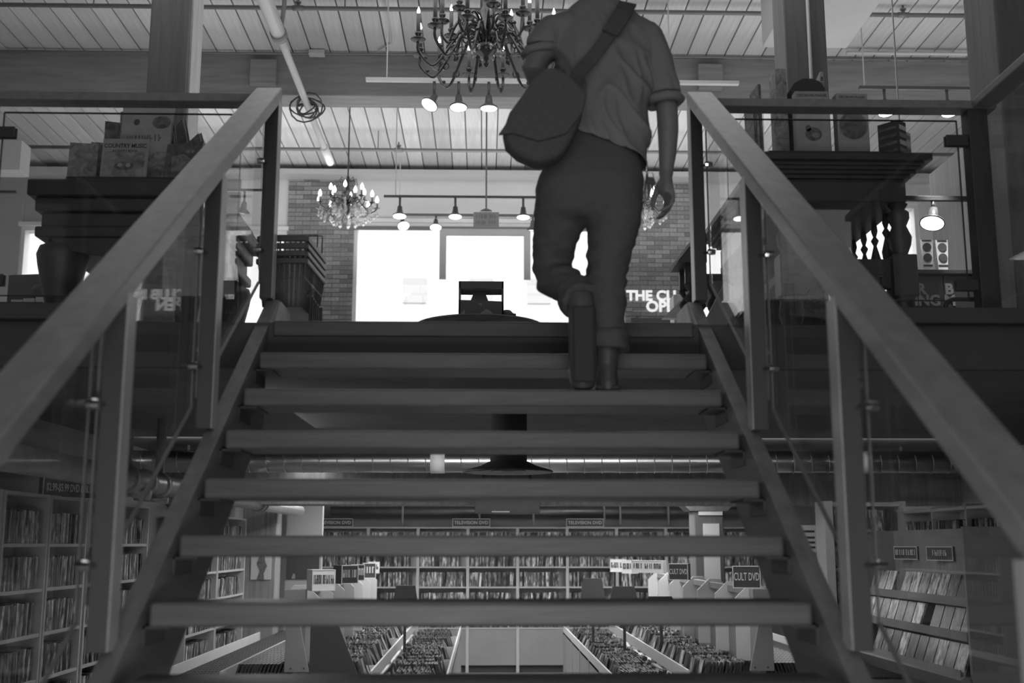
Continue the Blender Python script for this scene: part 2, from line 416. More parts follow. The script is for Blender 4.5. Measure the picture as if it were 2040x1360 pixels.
# dark hanging frame inside the middle of the street window
f = MB().box(-0.60, -0.51, FAR - 0.02, FAR + 0.05, 4.98, 5.66).box(0.52, 0.61, FAR - 0.02, FAR + 0.05, 4.98, 5.66).box(-0.51, 0.52, FAR - 0.02, FAR + 0.05, 5.58, 5.66)
st(f.build('trim_4', M['plastergrey']))
st(MB().box(-1.74, 1.86, FAR - 0.01, FAR + 0.02, 5.645, 5.69).build('trim_5', M['pipe']))

# timber columns, the cross beam with its bearing blocks
def wood_column(name, x0, x1, y0, y1, z0, z1, m): return st(MB().box(x0, x1, y0, y1, z0, z1).build(name, M[m], bevel=0.012))
cL = wood_column('column', -2.44, -2.152, 7.81, 8.12, UP, CEIL, 'column')
MB().box(-2.151, -2.135, 7.83, 8.11, UP, CEIL).build('pale_facing', M['columnpale'], cL)  # pale strip paints the lit right side of the column
cR = wood_column('column', 2.20, 2.51, 7.81, 8.12, UP, CEIL, 'column')
MB().tube([(2.375, 7.79, UP), (2.375, 7.79, CEIL)], 0.014, 8).build('conduit', M['pipelight'], cR, True)
wood_column('column', 2.54, 2.95, 5.25, 5.6, UP, CEIL, 'column')
bm = st(MB().box(-6.6, 7.3, 11.07, 11.4, 6.04, CEIL).build('beam', M['beam'], bevel=0.01))
for x0, x1 in ((-2.40, -2.13), (2.19, 2.44)):
    MB().box(x0, x1, 11.0, 11.08, 6.13, 6.40).build('bearing_block', M['beam'], bm, bevel=0.008)
st(MB().box(-6.6, 7.3, 14.45, 14.7, 6.33, 6.40).build('trim_6', M['pipelight']))
# white boxed-in duct bulkheads under the ceiling
st(MB().box(2.42, 3.16, 6.0, 9.3, 5.8, CEIL).build('trim_7', M['plastergrey'], bevel=0.005))
st(MB().box(-6.6, -4.3, 10.2, 10.42, 4.93, 5.22).build('trim_8', M['plastergrey'], bevel=0.005))
# pale partition end beside the right railing
part = st(MB().box(3.30, 3.38, 7.35, 8.05, UP, 4.23).build('wall_partition', M['columnpale'], bevel=0.004))

# outside: street, opposite facade, parked car
st(MB().box(-30, 30, 15.05, 60, 1.5, 1.62).build('street', M['street']))
fac = tag(MB().box(-14, 14, 26, 27, 1.62, 9.5).build('building', M['facade']), 'pale blown-out building across the street seen through the shop window', 'building')
for x0 in (-1.9, -0.35, 1.0, 2.2, 4.2): MB().box(x0, x0 + 0.55, 25.94, 26.0, 7.05, 7.65).build('window', M['facwin'], fac)
car = thing('car', (-0.3, 18.0, 1.62), 'pale parked car behind the shop window glass', 'car')
MB().prism([(-2.2, 2.0), (-2.2, 2.5), (-1.5, 2.65), (-0.75, 3.28), (1.2, 3.32), (1.95, 2.75), (2.3, 2.6), (2.3, 2.0)], 'y', 17.2, 18.8).build('body', M['car'], car, bevel=0.12)
MB().prism([(-1.3, 2.72), (-0.68, 3.18), (0.15, 3.22), (0.15, 2.72)], 'y', 17.17, 17.21).build('side_window', M['carglass'], car)
MB().prism([(0.25, 2.72), (0.25, 3.22), (1.12, 3.24), (1.7, 2.76)], 'y', 17.17, 17.21).build('side_window', M['carglass'], car)
for wx in (-1.45, 1.45):
    MB().lathe([(0.0, -0.1), (0.33, -0.1), (0.34, 0.1), (0, 0.1)], (wx, 17.28, 1.96), 16, Matrix.Rotation(R(90), 3, 'X')).build('wheel', M['black'], car)
# ------------------------------------------------------------------ staircase
RISE, RUN, TW = 0.17185, 0.2539, 0.846
st_root = thing('staircase', (0, 1.0, 0), 'wide open wooden staircase with thick plank treads and timber stringers', 'staircase')
tread_me = None
for n in range(1, 14):
    y0 = 2.9825 + (n - 8) * RUN; z1 = n * RISE
    if tread_me is None:
        q = MB().box(-TW, TW, 0, 0.245, -0.06, 0)
        t = q.build('tread', M['tread'], st_root, bevel=0.008); t.data.transform(Matrix.Translation((0, 1.0, 0))); tread_me = t.data
    else:
        t = bpy.data.objects.new('tread', tread_me); COL.objects.link(t); t.parent = st_root
        md = t.modifiers.new('bevel', 'BEVEL'); md.width = 0.008; md.segments = 2
    t.location = (0, y0 - 1.0, z1)
    t.location.y = y0 - 1.0
MB().box(-TW, TW, 4.506, 4.62, 2.345, UP).build('landing_nosing', M['nosing'], st_root, bevel=0.008)
for s in (-1, 1):
    xs = sorted((s * 0.868, s * 0.922)); dp = 0.42 if s < 0 else 0.37
    top = lambda y: nz(y) - 0.028
    MB().prism([(1.0, 0.0), (1.0, top(1.0)), (4.745, top(4.745)), (4.99, top(4.745)), (4.99, UP + 0.002), (4.50, UP - 0.12), (4.50, nz(4.5) - dp), (0.9516 + dp / 0.677, 0.0)], 'x', *xs).build('stringer', M['stringer'], st_root, bevel=0.006)
    MB().prism([(4.76, top(4.745) - 0.004), (4.992, top(4.745) - 0.004), (4.992, UP + 0.002), (4.62, UP + 0.002)], 'x', *sorted((s * 0.862, s * 0.868))).build('end_grain_face', M['stringer_lit'], st_root)  # inner side at the top end, painted pale as if lit
    for n in range(3, 14):   # steel brackets carrying the treads
        y0 = 2.9825 + (n - 8) * RUN; z1 = n * RISE - 0.06
        MB().box(*sorted((s * 0.80, s * 0.868)), y0 + 0.03, y0 + 0.22, z1 - 0.006, z1).box(*sorted((s * 0.862, s * 0.868)), y0 + 0.03, y0 + 0.22, z1 - 0.05, z1).build('bracket', M['steel'], st_root)

# stair railings: sloping handrail, flat posts, glass panes held by studs
PY = (4.745, 3.79, 2.86, 1.90)
def stair_railing(s, word):
    r = thing('stair_railing', (s * 0.94, 3.0, 1.4), 'sloping wooden handrail on steel posts with glass panes, %s side of the stairs' % word, 'railing')
    x0, x1 = sorted((s * 0.895, s * 1.008))
    ht = lambda y: nz(y) + 0.918
    MB().prism([(0.9, ht(0.9)), (4.77, ht(4.77)), (4.79, ht(4.77) - 0.03), (4.765, ht(4.77) - 0.085), (4.72, ht(4.72) - 0.066), (0.9, ht(0.9) - 0.066)], 'x', x0, x1).build('handrail', M['rail'], r, bevel=0.006)
    for y in PY:
        a, b = sorted((s * 0.897, s * 0.948))
        zb = nz(min(y, 4.745)) - 0.026; zt = ht(y) - 0.062
        p = MB().box(a, b, y - 0.035, y + 0.04, zb, zt).build('post', M['steel'], r, bevel=0.002)
        ia, ib = sorted((s * 0.8945, s * 0.8972))
        MB().box(ia, ib, y - 0.034, y + 0.039, zb + 0.002, zt - 0.002).build('inner_face_plate', M['steel_lit'], p)  # lighter strip paints the inner side as lit
    for k in range(3):
        ya, yb = PY[k + 1] + 0.02, PY[k] - 0.04 + 0.0
        xa, xb = sorted((s * 0.955, s * 0.967))
        lo = lambda y: nz(y) + 0.07
        hi = lambda y: ht(y) - 0.10
        g = MB().prism([(ya, lo(ya)), (yb, lo(yb)), (yb, hi(yb)), (ya, hi(ya))], 'x', xa, xb)
        if s < 0: g.v = [(x + 0.0125 * (y - 3.8), y, z) for x, y, z in g.v]     # hung very slightly out of line
        gp_ = g.build('glass_pane', M['glass'], r)
        e_ = MB(); xm = (xa + xb) / 2; q_ = (0.0125 if s < 0 else 0.0)
        P_ = lambda y, z: (xm + q_ * (y - 3.8), y, z)
        for a, b in (((ya, lo(ya)), (yb, lo(yb))), ((yb, lo(yb)), (yb, hi(yb))), ((ya, lo(ya)), (ya, hi(ya)))): e_.bar(P_(*a), P_(*b), 0.012, 0.004, (0, 0.3, 1) if a[0] != b[0] else (1, 0, 0))
        e_.build('polished_edge', M['pipe'], gp_)
        for y in (PY[k + 1], PY[k]):
            for f in (0.2, 0.72):
                z = lo(y) + f * (hi(y) - lo(y)); dy = 0.05 if y == PY[k + 1] else -0.06
                z += 0.677 * dy
                MB().lathe([(0, -0.012), (0.012, -0.012), (0.014, 0), (0.012, 0.02), (0, 0.02)], (s * 0.961, y + dy, z), 8, Matrix.Rotation(R(90), 3, 'Y')).build('glass_stud', M['chrome'], r)
                MB().tube([(s * 0.935, y + dy * 0.5, z), (s * 0.961, y + dy, z)], 0.006, 6).build('stud_arm', M['steel'], r)
    return r
stair_railing(-1, 'left'); stair_railing(1, 'right')

def balcony_railing(s, word):
    r = thing('balcony_railing', (s * 1.6, 4.74, UP), 'level wooden rail over a glass pane along the %s edge of the stair opening' % word, 'railing')
    a, b = sorted((s * 1.012, s * 2.25))
    MB().box(a, b, 4.70, 4.795, 3.410, 3.447).build('handrail', M['rail'], r, bevel=0.005)
    MB().box(*sorted((s * 2.14, s * 2.235)), 3.0, 4.70, 3.410, 3.447).build('side_handrail', M['rail'], r, bevel=0.005)
    a, b = sorted((s * 2.125, s * 2.21))
    MB().box(a, b, 4.71, 4.79, UP, 3.410).build('post', M['steel'], r, bevel=0.003)
    MB().box(a, b, 3.55, 3.63, UP, 3.410).build('post', M['steel'], r, bevel=0.003)
    a, b = sorted((s * 1.06, s * 2.085))
    gp_ = MB().box(a, b, 4.742, 4.754, 2.556, 3.365).build('glass_pane', M['glass'], r)
    MB().box(a, b, 4.742, 4.754, 3.365, 3.369).box(a, b, 4.742, 4.754, 2.552, 2.556).box(a - 0.002, a + 0.001, 4.742, 4.754, 2.556, 3.365).box(b - 0.001, b + 0.002, 4.742, 4.754, 2.556, 3.365).build('polished_edge', M['steel'], gp_)
    MB().box(*sorted((s * 2.16, s * 2.172)), 3.66, 4.68, 2.52, 3.372).build('glass_pane', M['glass'], r)
    for z in (3.25, 2.597):
        a, b = sorted((s * 2.03, s * 2.127))
        MB().box(a, b, 4.73, 4.742, z, z + 0.048).box(a, b, 4.754, 4.766, z, z + 0.048).build('glass_clamp', M['steel'], r, bevel=0.002)
    return r
balcony_railing(-1, 'left'); balcony_railing(1, 'right')
# ------------------------------------------------------------------ under the plank ceiling
def arc_pts(c, r, a0, a1, n, pl='xz'):
    out = []
    for i in range(n + 1):
        t = R(a0 + (a1 - a0) * i / n); u, v = r * math.cos(t), r * math.sin(t)
        out.append((c[0] + u, c[1], c[2] + v) if pl == 'xz' else (c[0], c[1] + u, c[2] + v))
    return out
def sprinkler(y, z, x0, x1, r, heads, label, name='sprinkler_pipe', up=True):
    t = thing(name, ((x0 + x1) / 2, y, z), label, 'pipe')
    MB().tube([(x0, y, z), (x1, y, z)], r, 10).build('pipe', M['pipe'], t, True)
    for hx in heads:
        MB().tube([(hx, y, z), (hx, y, z + 0.05)], r * 0.8, 8).lathe([(0, 0), (0.03, 0), (0.03, 0.01), (0.01, 0.02), (0.008, 0.05), (0, 0.05)], (hx, y, z + 0.05), 8).build('sprinkler_head', M['pipe'], t, True)
        MB().tube([(hx - 0.05, y, z), (hx + 0.05, y, z)], r * 1.25, 10).build('coupling', M['pipe'], t, True)
    for hx in [x0 + 0.6 + i * 2.3 for i in range(int((x1 - x0) / 2.3))]:
        MB().tube([(hx, y, z), (hx, y, CEIL)], 0.006, 6).build('hanger_rod', M['pipe'], t)
    return t
sprinkler(9.85, 6.39, -6.5, 7.2, 0.021, (-1.73, 0.9, 3.9), 'long dark sprinkler pipe crossing the planks in front of the big chandelier')
sprinkler(13.25, 6.24, -6.5, 7.2, 0.022, (-1.05, 1.6, -4.2), 'long dark sprinkler pipe crossing the bright planks nearest the street windows')
cd = thing('conduit', (0, 10.93, 6.46), 'thin electric conduit with a junction box running along the front of the cross beam', 'conduit')
MB().tube([(-6.5, 10.98, 6.445), (-2.0, 10.98, 6.45), (-0.5, 10.98, 6.46), (7.2, 10.98, 6.46)], 0.012, 6).build('tube', M['pipe'], cd, True)
MB().box(-1.80, -1.64, 10.93, 11.02, 6.43, 6.48).build('junction_box', M['pipelight'], cd, bevel=0.004)
MB().tube([(-0.95, 9.2, 6.475), (-0.93, 10.4, 6.475), (-0.95, 10.75, 6.47), (-1.1, 10.93, 6.46)], 0.008, 6).build('branch_tube', M['pipelight'], cd, True)
pc = thing('conduit', (4.7, 10.5, 6.44), 'pale straight conduit under the planks on the far right of the hall', 'conduit')
MB().tube([(3.65, 10.75, 6.42), (7.2, 10.75, 6.42)], 0.02, 8).build('tube', M['pipelight'], pc, True)
MB().tube([(3.85, 9.3, 6.44), (7.2, 9.3, 6.44)], 0.022, 8).build('tube', M['pipe'], pc, True)

# long pale pipe that runs away under the beam, with a sleeve and a lit end
lp = thing('ceiling_pipe', (-1.78, 10.5, 5.85), 'long pale pipe running away under the beam on the left', 'pipe')
pz = 5.86; pxx = -1.785
MB().tube([(pxx, 6.0, pz), (pxx, 9.26, pz)], 0.062, 14).build('wide_sleeve', M['pipelight'], lp, True)
MB().tube([(pxx, 9.22, pz), (pxx, 9.32, pz)], 0.072, 14).build('collar', M['pipe'], lp, True)
MB().tube([(pxx, 9.30, pz), (pxx, 12.1, pz)], 0.034, 12).build('narrow_pipe', M['pipelight'], lp, True)
MB().tube([(pxx, 12.1, pz), (pxx, 12.62, pz)], 0.046, 12).build('end_tube', M['white'], lp, True)
MB().tube([(pxx + 0.03, 9.2, pz), (pxx + 0.05, 9.2, 6.1), (pxx + 0.05, 9.2, CEIL)], 0.02, 8).build('hanger', M['pipe'], lp, True)
cc = thing('cable_coil', (pxx, 10.9, pz), 'tangle of black cable looped around the pale ceiling pipe', 'cable')
for k in range(7):
    a = random.uniform(-0.4, 0.4); rr = random.uniform(0.07, 0.13); pts = []
    for i in range(15):
        t = 2 * math.pi * i / 14
        pts.append((pxx + rr * math.cos(t) * (1.2 + 0.2 * k / 7), 10.9 + a * 0.25 + 0.05 * math.sin(2 * t + k), pz - 0.035 + rr * math.sin(t)))
    MB().tube(pts, 0.008, 6).build('loop', M['cable'], cc, True)

def spot_head(t, x, y, z, tilt, yaw, drop=0.07, sz=1.0, par=None):
    """stem, adapter and lamp head with a glowing lens; z is the track"""
    m = Matrix.Rotation(R(yaw), 3, 'Z') @ Matrix.Rotation(R(tilt), 3, 'X')
    h = MB().tube([(x, y, z), (x, y, z - drop)], 0.013 * sz, 8)
    c = Vector((x, y, z - drop - 0.02))
    h.lathe([(0.0, 0.02), (0.026, 0.02), (0.032, -0.03), (0.036, -0.055), (0.060, -0.075), (0.076, -0.085), (0.078, -0.10), (0.072, -0.098), (0, -0.085)], c, 18, m)
    head = h.build('spot_head', M['black'], t, True)
    p = [(0.001, -0.108), (0.04, -0.106), (0.071, -0.099), (0.071, -0.096), (0.001, -0.096)]
    MB().lathe(p, c, 18, m).build('lens', M['lens'], head, True)
def track(name, x0, x1, y, z, rods, heads, label, m='black', w=0.035, top=CEIL):
    t = thing('track_light', ((x0 + x1) / 2, y, z), label, 'track light')
    MB().box(x0, x1, y - w / 2, y + w / 2, z, z + 0.03).build('track', M[m], t, bevel=0.003)
    for x in rods: MB().tube([(x, y, z + 0.03), (x, y, top)], 0.006, 6).build('hanger_rod', M['pipelight'], t)
    for h in heads: spot_head(t, *((h[0], y, z) + tuple(h[1:])))
    return t
track('a', -1.03, 2.2, 9.3, 5.45, (-0.85, 1.6), ((-0.44, -32, -50, 0.12), (-0.23, -8, 0, 0.12), (0.03, 0, 0, 0.12)), 'pale track bar with three lit spots behind the big chandelier', 'pipelight', 0.05)
track('b', -1.13, 1.15, 12.3, 5.34, (-1.0, 0.9), ((-0.95, -8, 0, 0.1), (-0.33, -6, 0, 0.1), (0.43, -5, 0, 0.1)), 'dark track bar with three lit spots hung before the street window, upper of two')
track('c', -1.18, 1.7, 14.2, 5.69, (-1.1, 1.5), ((-1.06, -35, 20, 0.05), (-0.63, -20, 0, 0.05), (0.62, 20, 0, 0.05)), 'thin track bar close to the street window, lower of two')
track('d', 3.25, 5.6, 9.3, 5.42, (3.3, 5.0), ((3.47, -12, 20, 0.10), (4.02, -20, 0, 0.10)), 'dark track bar with two lit spots above the right balcony rail')
track('e', 2.75, 3.3, 12.4, 5.35, (3.2,), ((3.02, -10, 0, 0.1),), 'short track bar with one lit spot beside the right brick pier')
track('f', 2.6, 3.28, 7.0, 3.70, (2.7, 3.2), ((2.885, -25, -40, 0.05),), 'low track bar with a tilted lit spot above the far right shelf')
track('g', -6.4, -5.2, 12.3, 5.36, (-5.6,), ((-5.95, -20, 0, 0.08),), 'dark track bar with one spot at the far left window')
track('h', -2.9, -2.4, 12.3, 5.40, (-2.5,), ((-2.68, 25, 30, 0.12),), 'stub of track with one lit spot behind the first left post')

ex = thing('exit_sign', (0.015, 12.1, 4.92), 'small grey sign board hanging on a rod in front of the street window', 'sign')
MB().tube([(0.015, 12.1, 5.14), (0.015, 12.1, CEIL)], 0.009, 6).build('rod', M['pipe'], ex)
MB().box(-0.125, 0.155, 12.085, 12.115, 4.95, 5.12).build('board', M['greyink'], ex, bevel=0.003)
MB().lathe([(0.0, 0.03), (0.06, 0.0), (0.07, -0.01), (0, -0.01)], (0.015, 12.1, 5.14), 12).build('canopy', M['pipe'], ex, True)
for k, zz in enumerate((5.07, 5.0)):
    mb, wd = strokes((4, 3), 0.04, 5 + k); mb.v = [(x * 0.22 / wd + 0.015, 12.0848 + y, z + zz) for x, y, z in mb.v]; mb.build('lettering', M['pipe'], ex)

# ------------------------------------------------------------------ chandeliers
def big_chandelier(cx, cy, cz):
    t = thing('chandelier', (cx, cy, cz), 'large dark bronze chandelier with two tiers of candle arms hanging under the planks', 'chandelier')
    B = M['bronze']
    MB().lathe([(0.001, -0.16), (0.012, -0.15), (0.02, -0.12), (0.012, -0.10), (0.03, -0.07), (0.075, -0.035), (0.088, 0.0), (0.06, 0.03), (0.05, 0.06), (0.06, 0.09), (0.055, 0.2), (0.035, 0.23), (0.06, 0.29), (0.035, 0.34), (0.045, 0.40), (0.06, 0.43), (0.02, 0.47), (0.012, 0.55), (0.001, 0.56)], (cx, cy, cz), 18).build('stem', B, t, True)
    # hanging chain
    z = cz + 0.55; k = 0
    while z < CEIL - 0.06:
        pts = []
        for i in range(9):
            a = 2 * math.pi * i / 8; u, v = 0.014 * math.cos(a), 0.028 * math.sin(a)
            pts.append((cx + (u if k % 2 else 0), cy + (0 if k % 2 else u), z + v))
        MB().tube(pts, 0.004, 5).build('chain_link', B, t, True); z += 0.047; k += 1
    MB().lathe([(0.001, 0), (0.07, 0.0), (0.06, -0.03), (0.015, -0.06), (0.001, -0.06)], (cx, cy, CEIL), 14).build('canopy', B, t, True)
    def arm(ang, reach, droop, tipz, base):
        c, s = math.cos(ang), math.sin(ang); pts = []
        prof = [(0.05, base), (0.13, base + 0.10), (0.20, base + 0.08), (0.26, base - 0.02), (0.5 * (0.26 + reach), droop), (reach - 0.06, droop + 0.02), (reach, droop + 0.10), (reach, tipz)]
        fine = []
        for i in range(len(prof) - 1):      # Catmull-Rom through the profile
            p0 = prof[max(i - 1, 0)]; p1 = prof[i]; p2 = prof[i + 1]; p3 = prof[min(i + 2, len(prof) - 1)]
            for j in range(4):
                u = j / 4
                fine.append(tuple(0.5 * ((2 * p1[q]) + (-p0[q] + p2[q]) * u + (2 * p0[q] - 5 * p1[q] + 4 * p2[q] - p3[q]) * u * u + (-p0[q] + 3 * p1[q] - 3 * p2[q] + p3[q]) * u ** 3) for q in (0, 1)))
        fine.append(prof[-1])
        W = lambda r, z: (cx + r * c, cy + r * s, cz + z)
        a = MB().tube([W(r, z) for r, z in fine], 0.0115, 7)
        # scroll curling inward under the arm and small leaves
        sc = [W(0.5 * (0.26 + reach) - 0.07 + 0.05 * (1 - i / 9) * math.cos(i * 0.8), droop + 0.06 + 0.05 * (1 - i / 9) * math.sin(i * 0.8)) for i in range(9)]
        a.tube(sc, 0.006, 5)
        a.tube([W(0.06 + 0.10 * (1 - math.cos(i * 0.5)) * 0.62, base + 0.05 + 0.085 * math.sin(i * 0.5) * (1 - i / 14)) for i in range(11)], 0.007, 5)
        a.ball(W(reach - 0.06, droop + 0.045), 0.014, 6).ball(W(0.26, base + 0.0), 0.017, 6)
        ar = a.build('arm', B, t, True)
        MB().lathe([(0.001, -0.02), (0.018, -0.02), (0.055, 0.0), (0.058, 0.006), (0.04, 0.0), (0.016, 0.0), (0.013, 0.03), (0.024, 0.045), (0.026, 0.06), (0.001, 0.06)], W(reach, tipz), 12).build('drip_pan', B, ar, True)
        MB().lathe([(0.001, 0.05), (0.0155, 0.05), (0.0155, 0.21), (0.001, 0.215)], W(reach, tipz), 10).build('candle', M['candle'], ar, True)
        MB().lathe([(0.001, 0.212), (0.009, 0.214), (0.013, 0.228), (0.009, 0.246), (0.001, 0.27)], W(reach, tipz), 8).build('bulb', M['bulb'], ar, True)
    for i in range(12): arm(2 * math.pi * (i + 0.5) / 12, 0.53, -0.18, 0.0, 0.04)
    for i in range(8): arm(2 * math.pi * (i + 0.2) / 8, 0.34, -0.02, 0.19, 0.14)
    for i in range(8):
        a = 2 * math.pi * i / 8 + 0.3
        MB().lathe([(0.001, -0.035), (0.012, -0.02), (0.014, 0.0), (0.001, 0.02)], (cx + 0.115 * math.cos(a), cy + 0.115 * math.sin(a), cz - 0.02), 6).build('crystal_drop', M['crystal'], t, True)
    return t
big_chandelier(0.005, 8.2, 5.26)

def crystal_chandelier(cx, cy, cz, label):
    t = thing('chandelier', (cx, cy, cz), label, 'chandelier')
    B = M['bronze']
    MB().lathe([(0.001, -0.10), (0.02, -0.09), (0.07, -0.02), (0.08, 0.0), (0.03, 0.03), (0.02, 0.12), (0.035, 0.18), (0.015, 0.24), (0.02, 0.34), (0.001, 0.38)], (cx, cy, cz), 12).build('stem', B, t, True)
    MB().tube([(cx, cy, cz + 0.36), (cx, cy, CEIL - 0.05)], 0.008, 6).build('chain', B, t)
    MB().lathe([(0.001, 0), (0.08, 0.0), (0.07, -0.03), (0.015, -0.05), (0.001, -0.05)], (cx, cy, CEIL), 12).build('canopy', M['pipe'], t, True)
    def arm(a, r, tz, dr):
        c, s = math.cos(a), math.sin(a); W = lambda u, z: (cx + u * c, cy + u * s, cz + z)
        ar = MB().tube([W(0.03, 0.05), W(0.4 * r, 0.10), W(0.55 * r, 0.02), W(0.75 * r, dr), W(0.93 * r, dr + 0.03), W(r, tz)], 0.008, 6).lathe([(0.001, -0.01), (0.035, 0.0), (0.037, 0.006), (0.012, 0.0), (0.012, 0.07), (0.001, 0.07)], W(r, tz), 8).build('arm', B, t, True)
        MB().lathe([(0.001, 0.07), (0.013, 0.075), (0.021, 0.1), (0.013, 0.128), (0.001, 0.15)], W(r, tz), 8).build('bulb', M['bulb'], ar, True)
        for q, (u, z) in enumerate(((r, tz - 0.06), (0.78 * r, dr - 0.07), (0.5 * r, -0.05), (0.9 * r, dr - 0.03))):
            MB().lathe([(0.001, -0.04), (0.016, -0.02), (0.02, 0.0), (0.008, 0.025), (0.001, 0.035)], W(u, z), 6).build('crystal_drop', M['crystal'], ar, True)
    for i in range(9): arm(2 * math.pi * i / 9 + 0.2, 0.33, 0.0, -0.06)
    for i in range(6): arm(2 * math.pi * i / 6 + 0.5, 0.2, 0.10, 0.03)
    for i in range(8):
        a = 2 * math.pi * i / 8
        d = MB().lathe([(0.001, -0.055), (0.018, -0.035), (0.024, -0.005), (0.01, 0.03), (0.001, 0.04)], (cx + 0.12 * math.cos(a), cy + 0.12 * math.sin(a), cz - 0.17), 6)
        d.tube([(cx + 0.12 * math.cos(a), cy + 0.12 * math.sin(a), cz - 0.13), (cx + 0.06 * math.cos(a), cy + 0.06 * math.sin(a), cz - 0.02)], 0.003, 4).build('crystal_drop', M['crystal'], t, True)
        MB().tube([(cx + 0.02 * math.cos(a), cy + 0.02 * math.sin(a), cz + 0.3), (cx + 0.09 * math.cos(a), cy + 0.09 * math.sin(a), cz + 0.33), (cx + 0.11 * math.cos(a), cy + 0.11 * math.sin(a), cz + 0.25)], 0.005, 5).build('crown_scroll', B, t, True)
    return t
crystal_chandelier(-1.535, 12.3, 5.23, 'small glittering crystal chandelier in front of the left brick pier')
crystal_chandelier(1.72, 12.3, 5.23, 'crystal chandelier half hidden behind the climbing person')
# ------------------------------------------------------------------ upper floor, left of the stairs: carved table with book display
def book(x, y, z, w, h, th, label, m='coverart', lean=8, rz=0, cat='book', group=None, name='book'):
    """stands on z; cover faces -Y; leans back"""
    t = thing(name, (x, y, z), label, cat, group)
    lm = Matrix.Rotation(R(-lean), 4, 'X')
    tr = Matrix.Translation((x, y, z)) @ Matrix.Rotation(R(rz), 4, 'Z') @ lm
    MB().box(-w / 2, w / 2, 0, 0.003, 0, h, tr).box(-w / 2, w / 2, th - 0.003, th, 0, h, tr).box(-w / 2, -w / 2 + 0.003, 0.003, th - 0.003, 0, h, tr).build('cover', M[m], t)
    MB().box(-w / 2 + 0.004, w / 2 - 0.003, 0.003, th - 0.003, 0.003, h - 0.003, tr).build('pages', M['paper'], t)
    t['_tr'] = [v for r in tr for v in r]
    return t
def on_cover(t, s, size, u, v, m, name='lettering', rot=0, sx=1.0, bold=0.0):
    tr = Matrix([t['_tr'][i * 4:i * 4 + 4] for i in range(4)])
    c = bpy.data.curves.new(name, 'FONT'); c.body = s; c.size = size; c.extrude = 0.0006; c.align_x = 'CENTER'; c.align_y = 'CENTER'; c.offset = bold; c.resolution_u = 3
    o = bpy.data.objects.new(name, c); COL.objects.link(o)
    me = bpy.data.meshes.new_from_object(o.evaluated_get(bpy.context.evaluated_depsgraph_get()))
    bpy.data.objects.remove(o); bpy.data.curves.remove(c)
    me.transform(Matrix.Translation(-t.location) @ tr @ Matrix.Translation((u, -0.0008, v)) @ Matrix.Rotation(R(90), 4, 'X') @ Matrix.Rotation(R(rot), 4, 'Z') @ Matrix.Diagonal((sx, 1, 1, 1)))
    me.materials.clear(); me.materials.append(M[m]); q = bpy.data.objects.new(name, me); COL.objects.link(q); q.parent = t
    return q
def cover_strokes(t, words, size, u, v, m, seed, width=None, rot=0):
    tr = Matrix([t['_tr'][i * 4:i * 4 + 4] for i in range(4)]); mb, wd = strokes(words, size, seed)
    k = (width / wd) if width else 1.0; rm = Matrix.Rotation(R(rot), 4, 'Y')
    mb.v = [tuple(tr @ Matrix.Translation((u, -0.0012, v)) @ rm @ Vector((x * k, y, z))) for x, y, z in mb.v]
    return mb.build('lettering', M[m], t)
def patch(t, pts, m, name='print', d=0.0007):
    tr = Matrix([t['_tr'][i * 4:i * 4 + 4] for i in range(4)])
    n = len(pts); vs = [tr @ Vector((u, -d, v)) for u, v in pts] + [tr @ Vector((u, 0.0005, v)) for u, v in pts]
    return MB().add(vs, [tuple(range(n)), tuple(range(2 * n - 1, n - 1, -1))] + [(i, i + n, (i + 1) % n + n, (i + 1) % n) for i in range(n)]).build(name, M[m], t)
def ell(cu, cv, a, b, n=16): return [(cu + a * math.cos(2 * math.pi * i / n), cv + b * math.sin(2 * math.pi * i / n)) for i in range(n)]

tb = thing('carved_table', (-1.66, 5.5, UP), 'heavy dark carved table on bulging legs behind the left balcony rail', 'table')
DW = M['darkwood']
MB().box(-2.085, -1.24, 5.03, 6.15, 3.085, 3.165).build('tabletop', DW, tb, bevel=0.012)
MB().box(-1.94, -1.26, 5.10, 6.05, 3.165, 3.20).build('raised_top', DW, tb, bevel=0.01)
ap = MB()
for z0, z1, i in ((3.02, 3.085, 0.03), (2.95, 3.02, 0.055), (2.90, 2.95, 0.035)):
    ap.box(-2.085 + i, -1.24 - i, 5.03 + i, 6.15 - i, z0, z1)
ap.build('apron', DW, tb, bevel=0.01)
ap2 = MB().prism([(-1.98, 2.9), (-1.34, 2.9), (-1.40, 2.84), (-1.66, 2.80), (-1.92, 2.84)], 'y', 5.08, 5.11).build('carved_skirt', DW, tb, bevel=0.004)
leg = [(0.001, 0), (0.07, 0.0), (0.065, 0.04), (0.05, 0.07), (0.045, 0.10), (0.06, 0.18), (0.085, 0.28), (0.108, 0.38), (0.116, 0.43), (0.105, 0.465), (0.06, 0.482), (0.075, 0.50), (0.001, 0.50)]
for lx in (-1.95, -1.37):
    for ly in (5.17, 6.02): MB().lathe(leg, (lx, ly, UP), 18).build('leg', DW, tb, True)

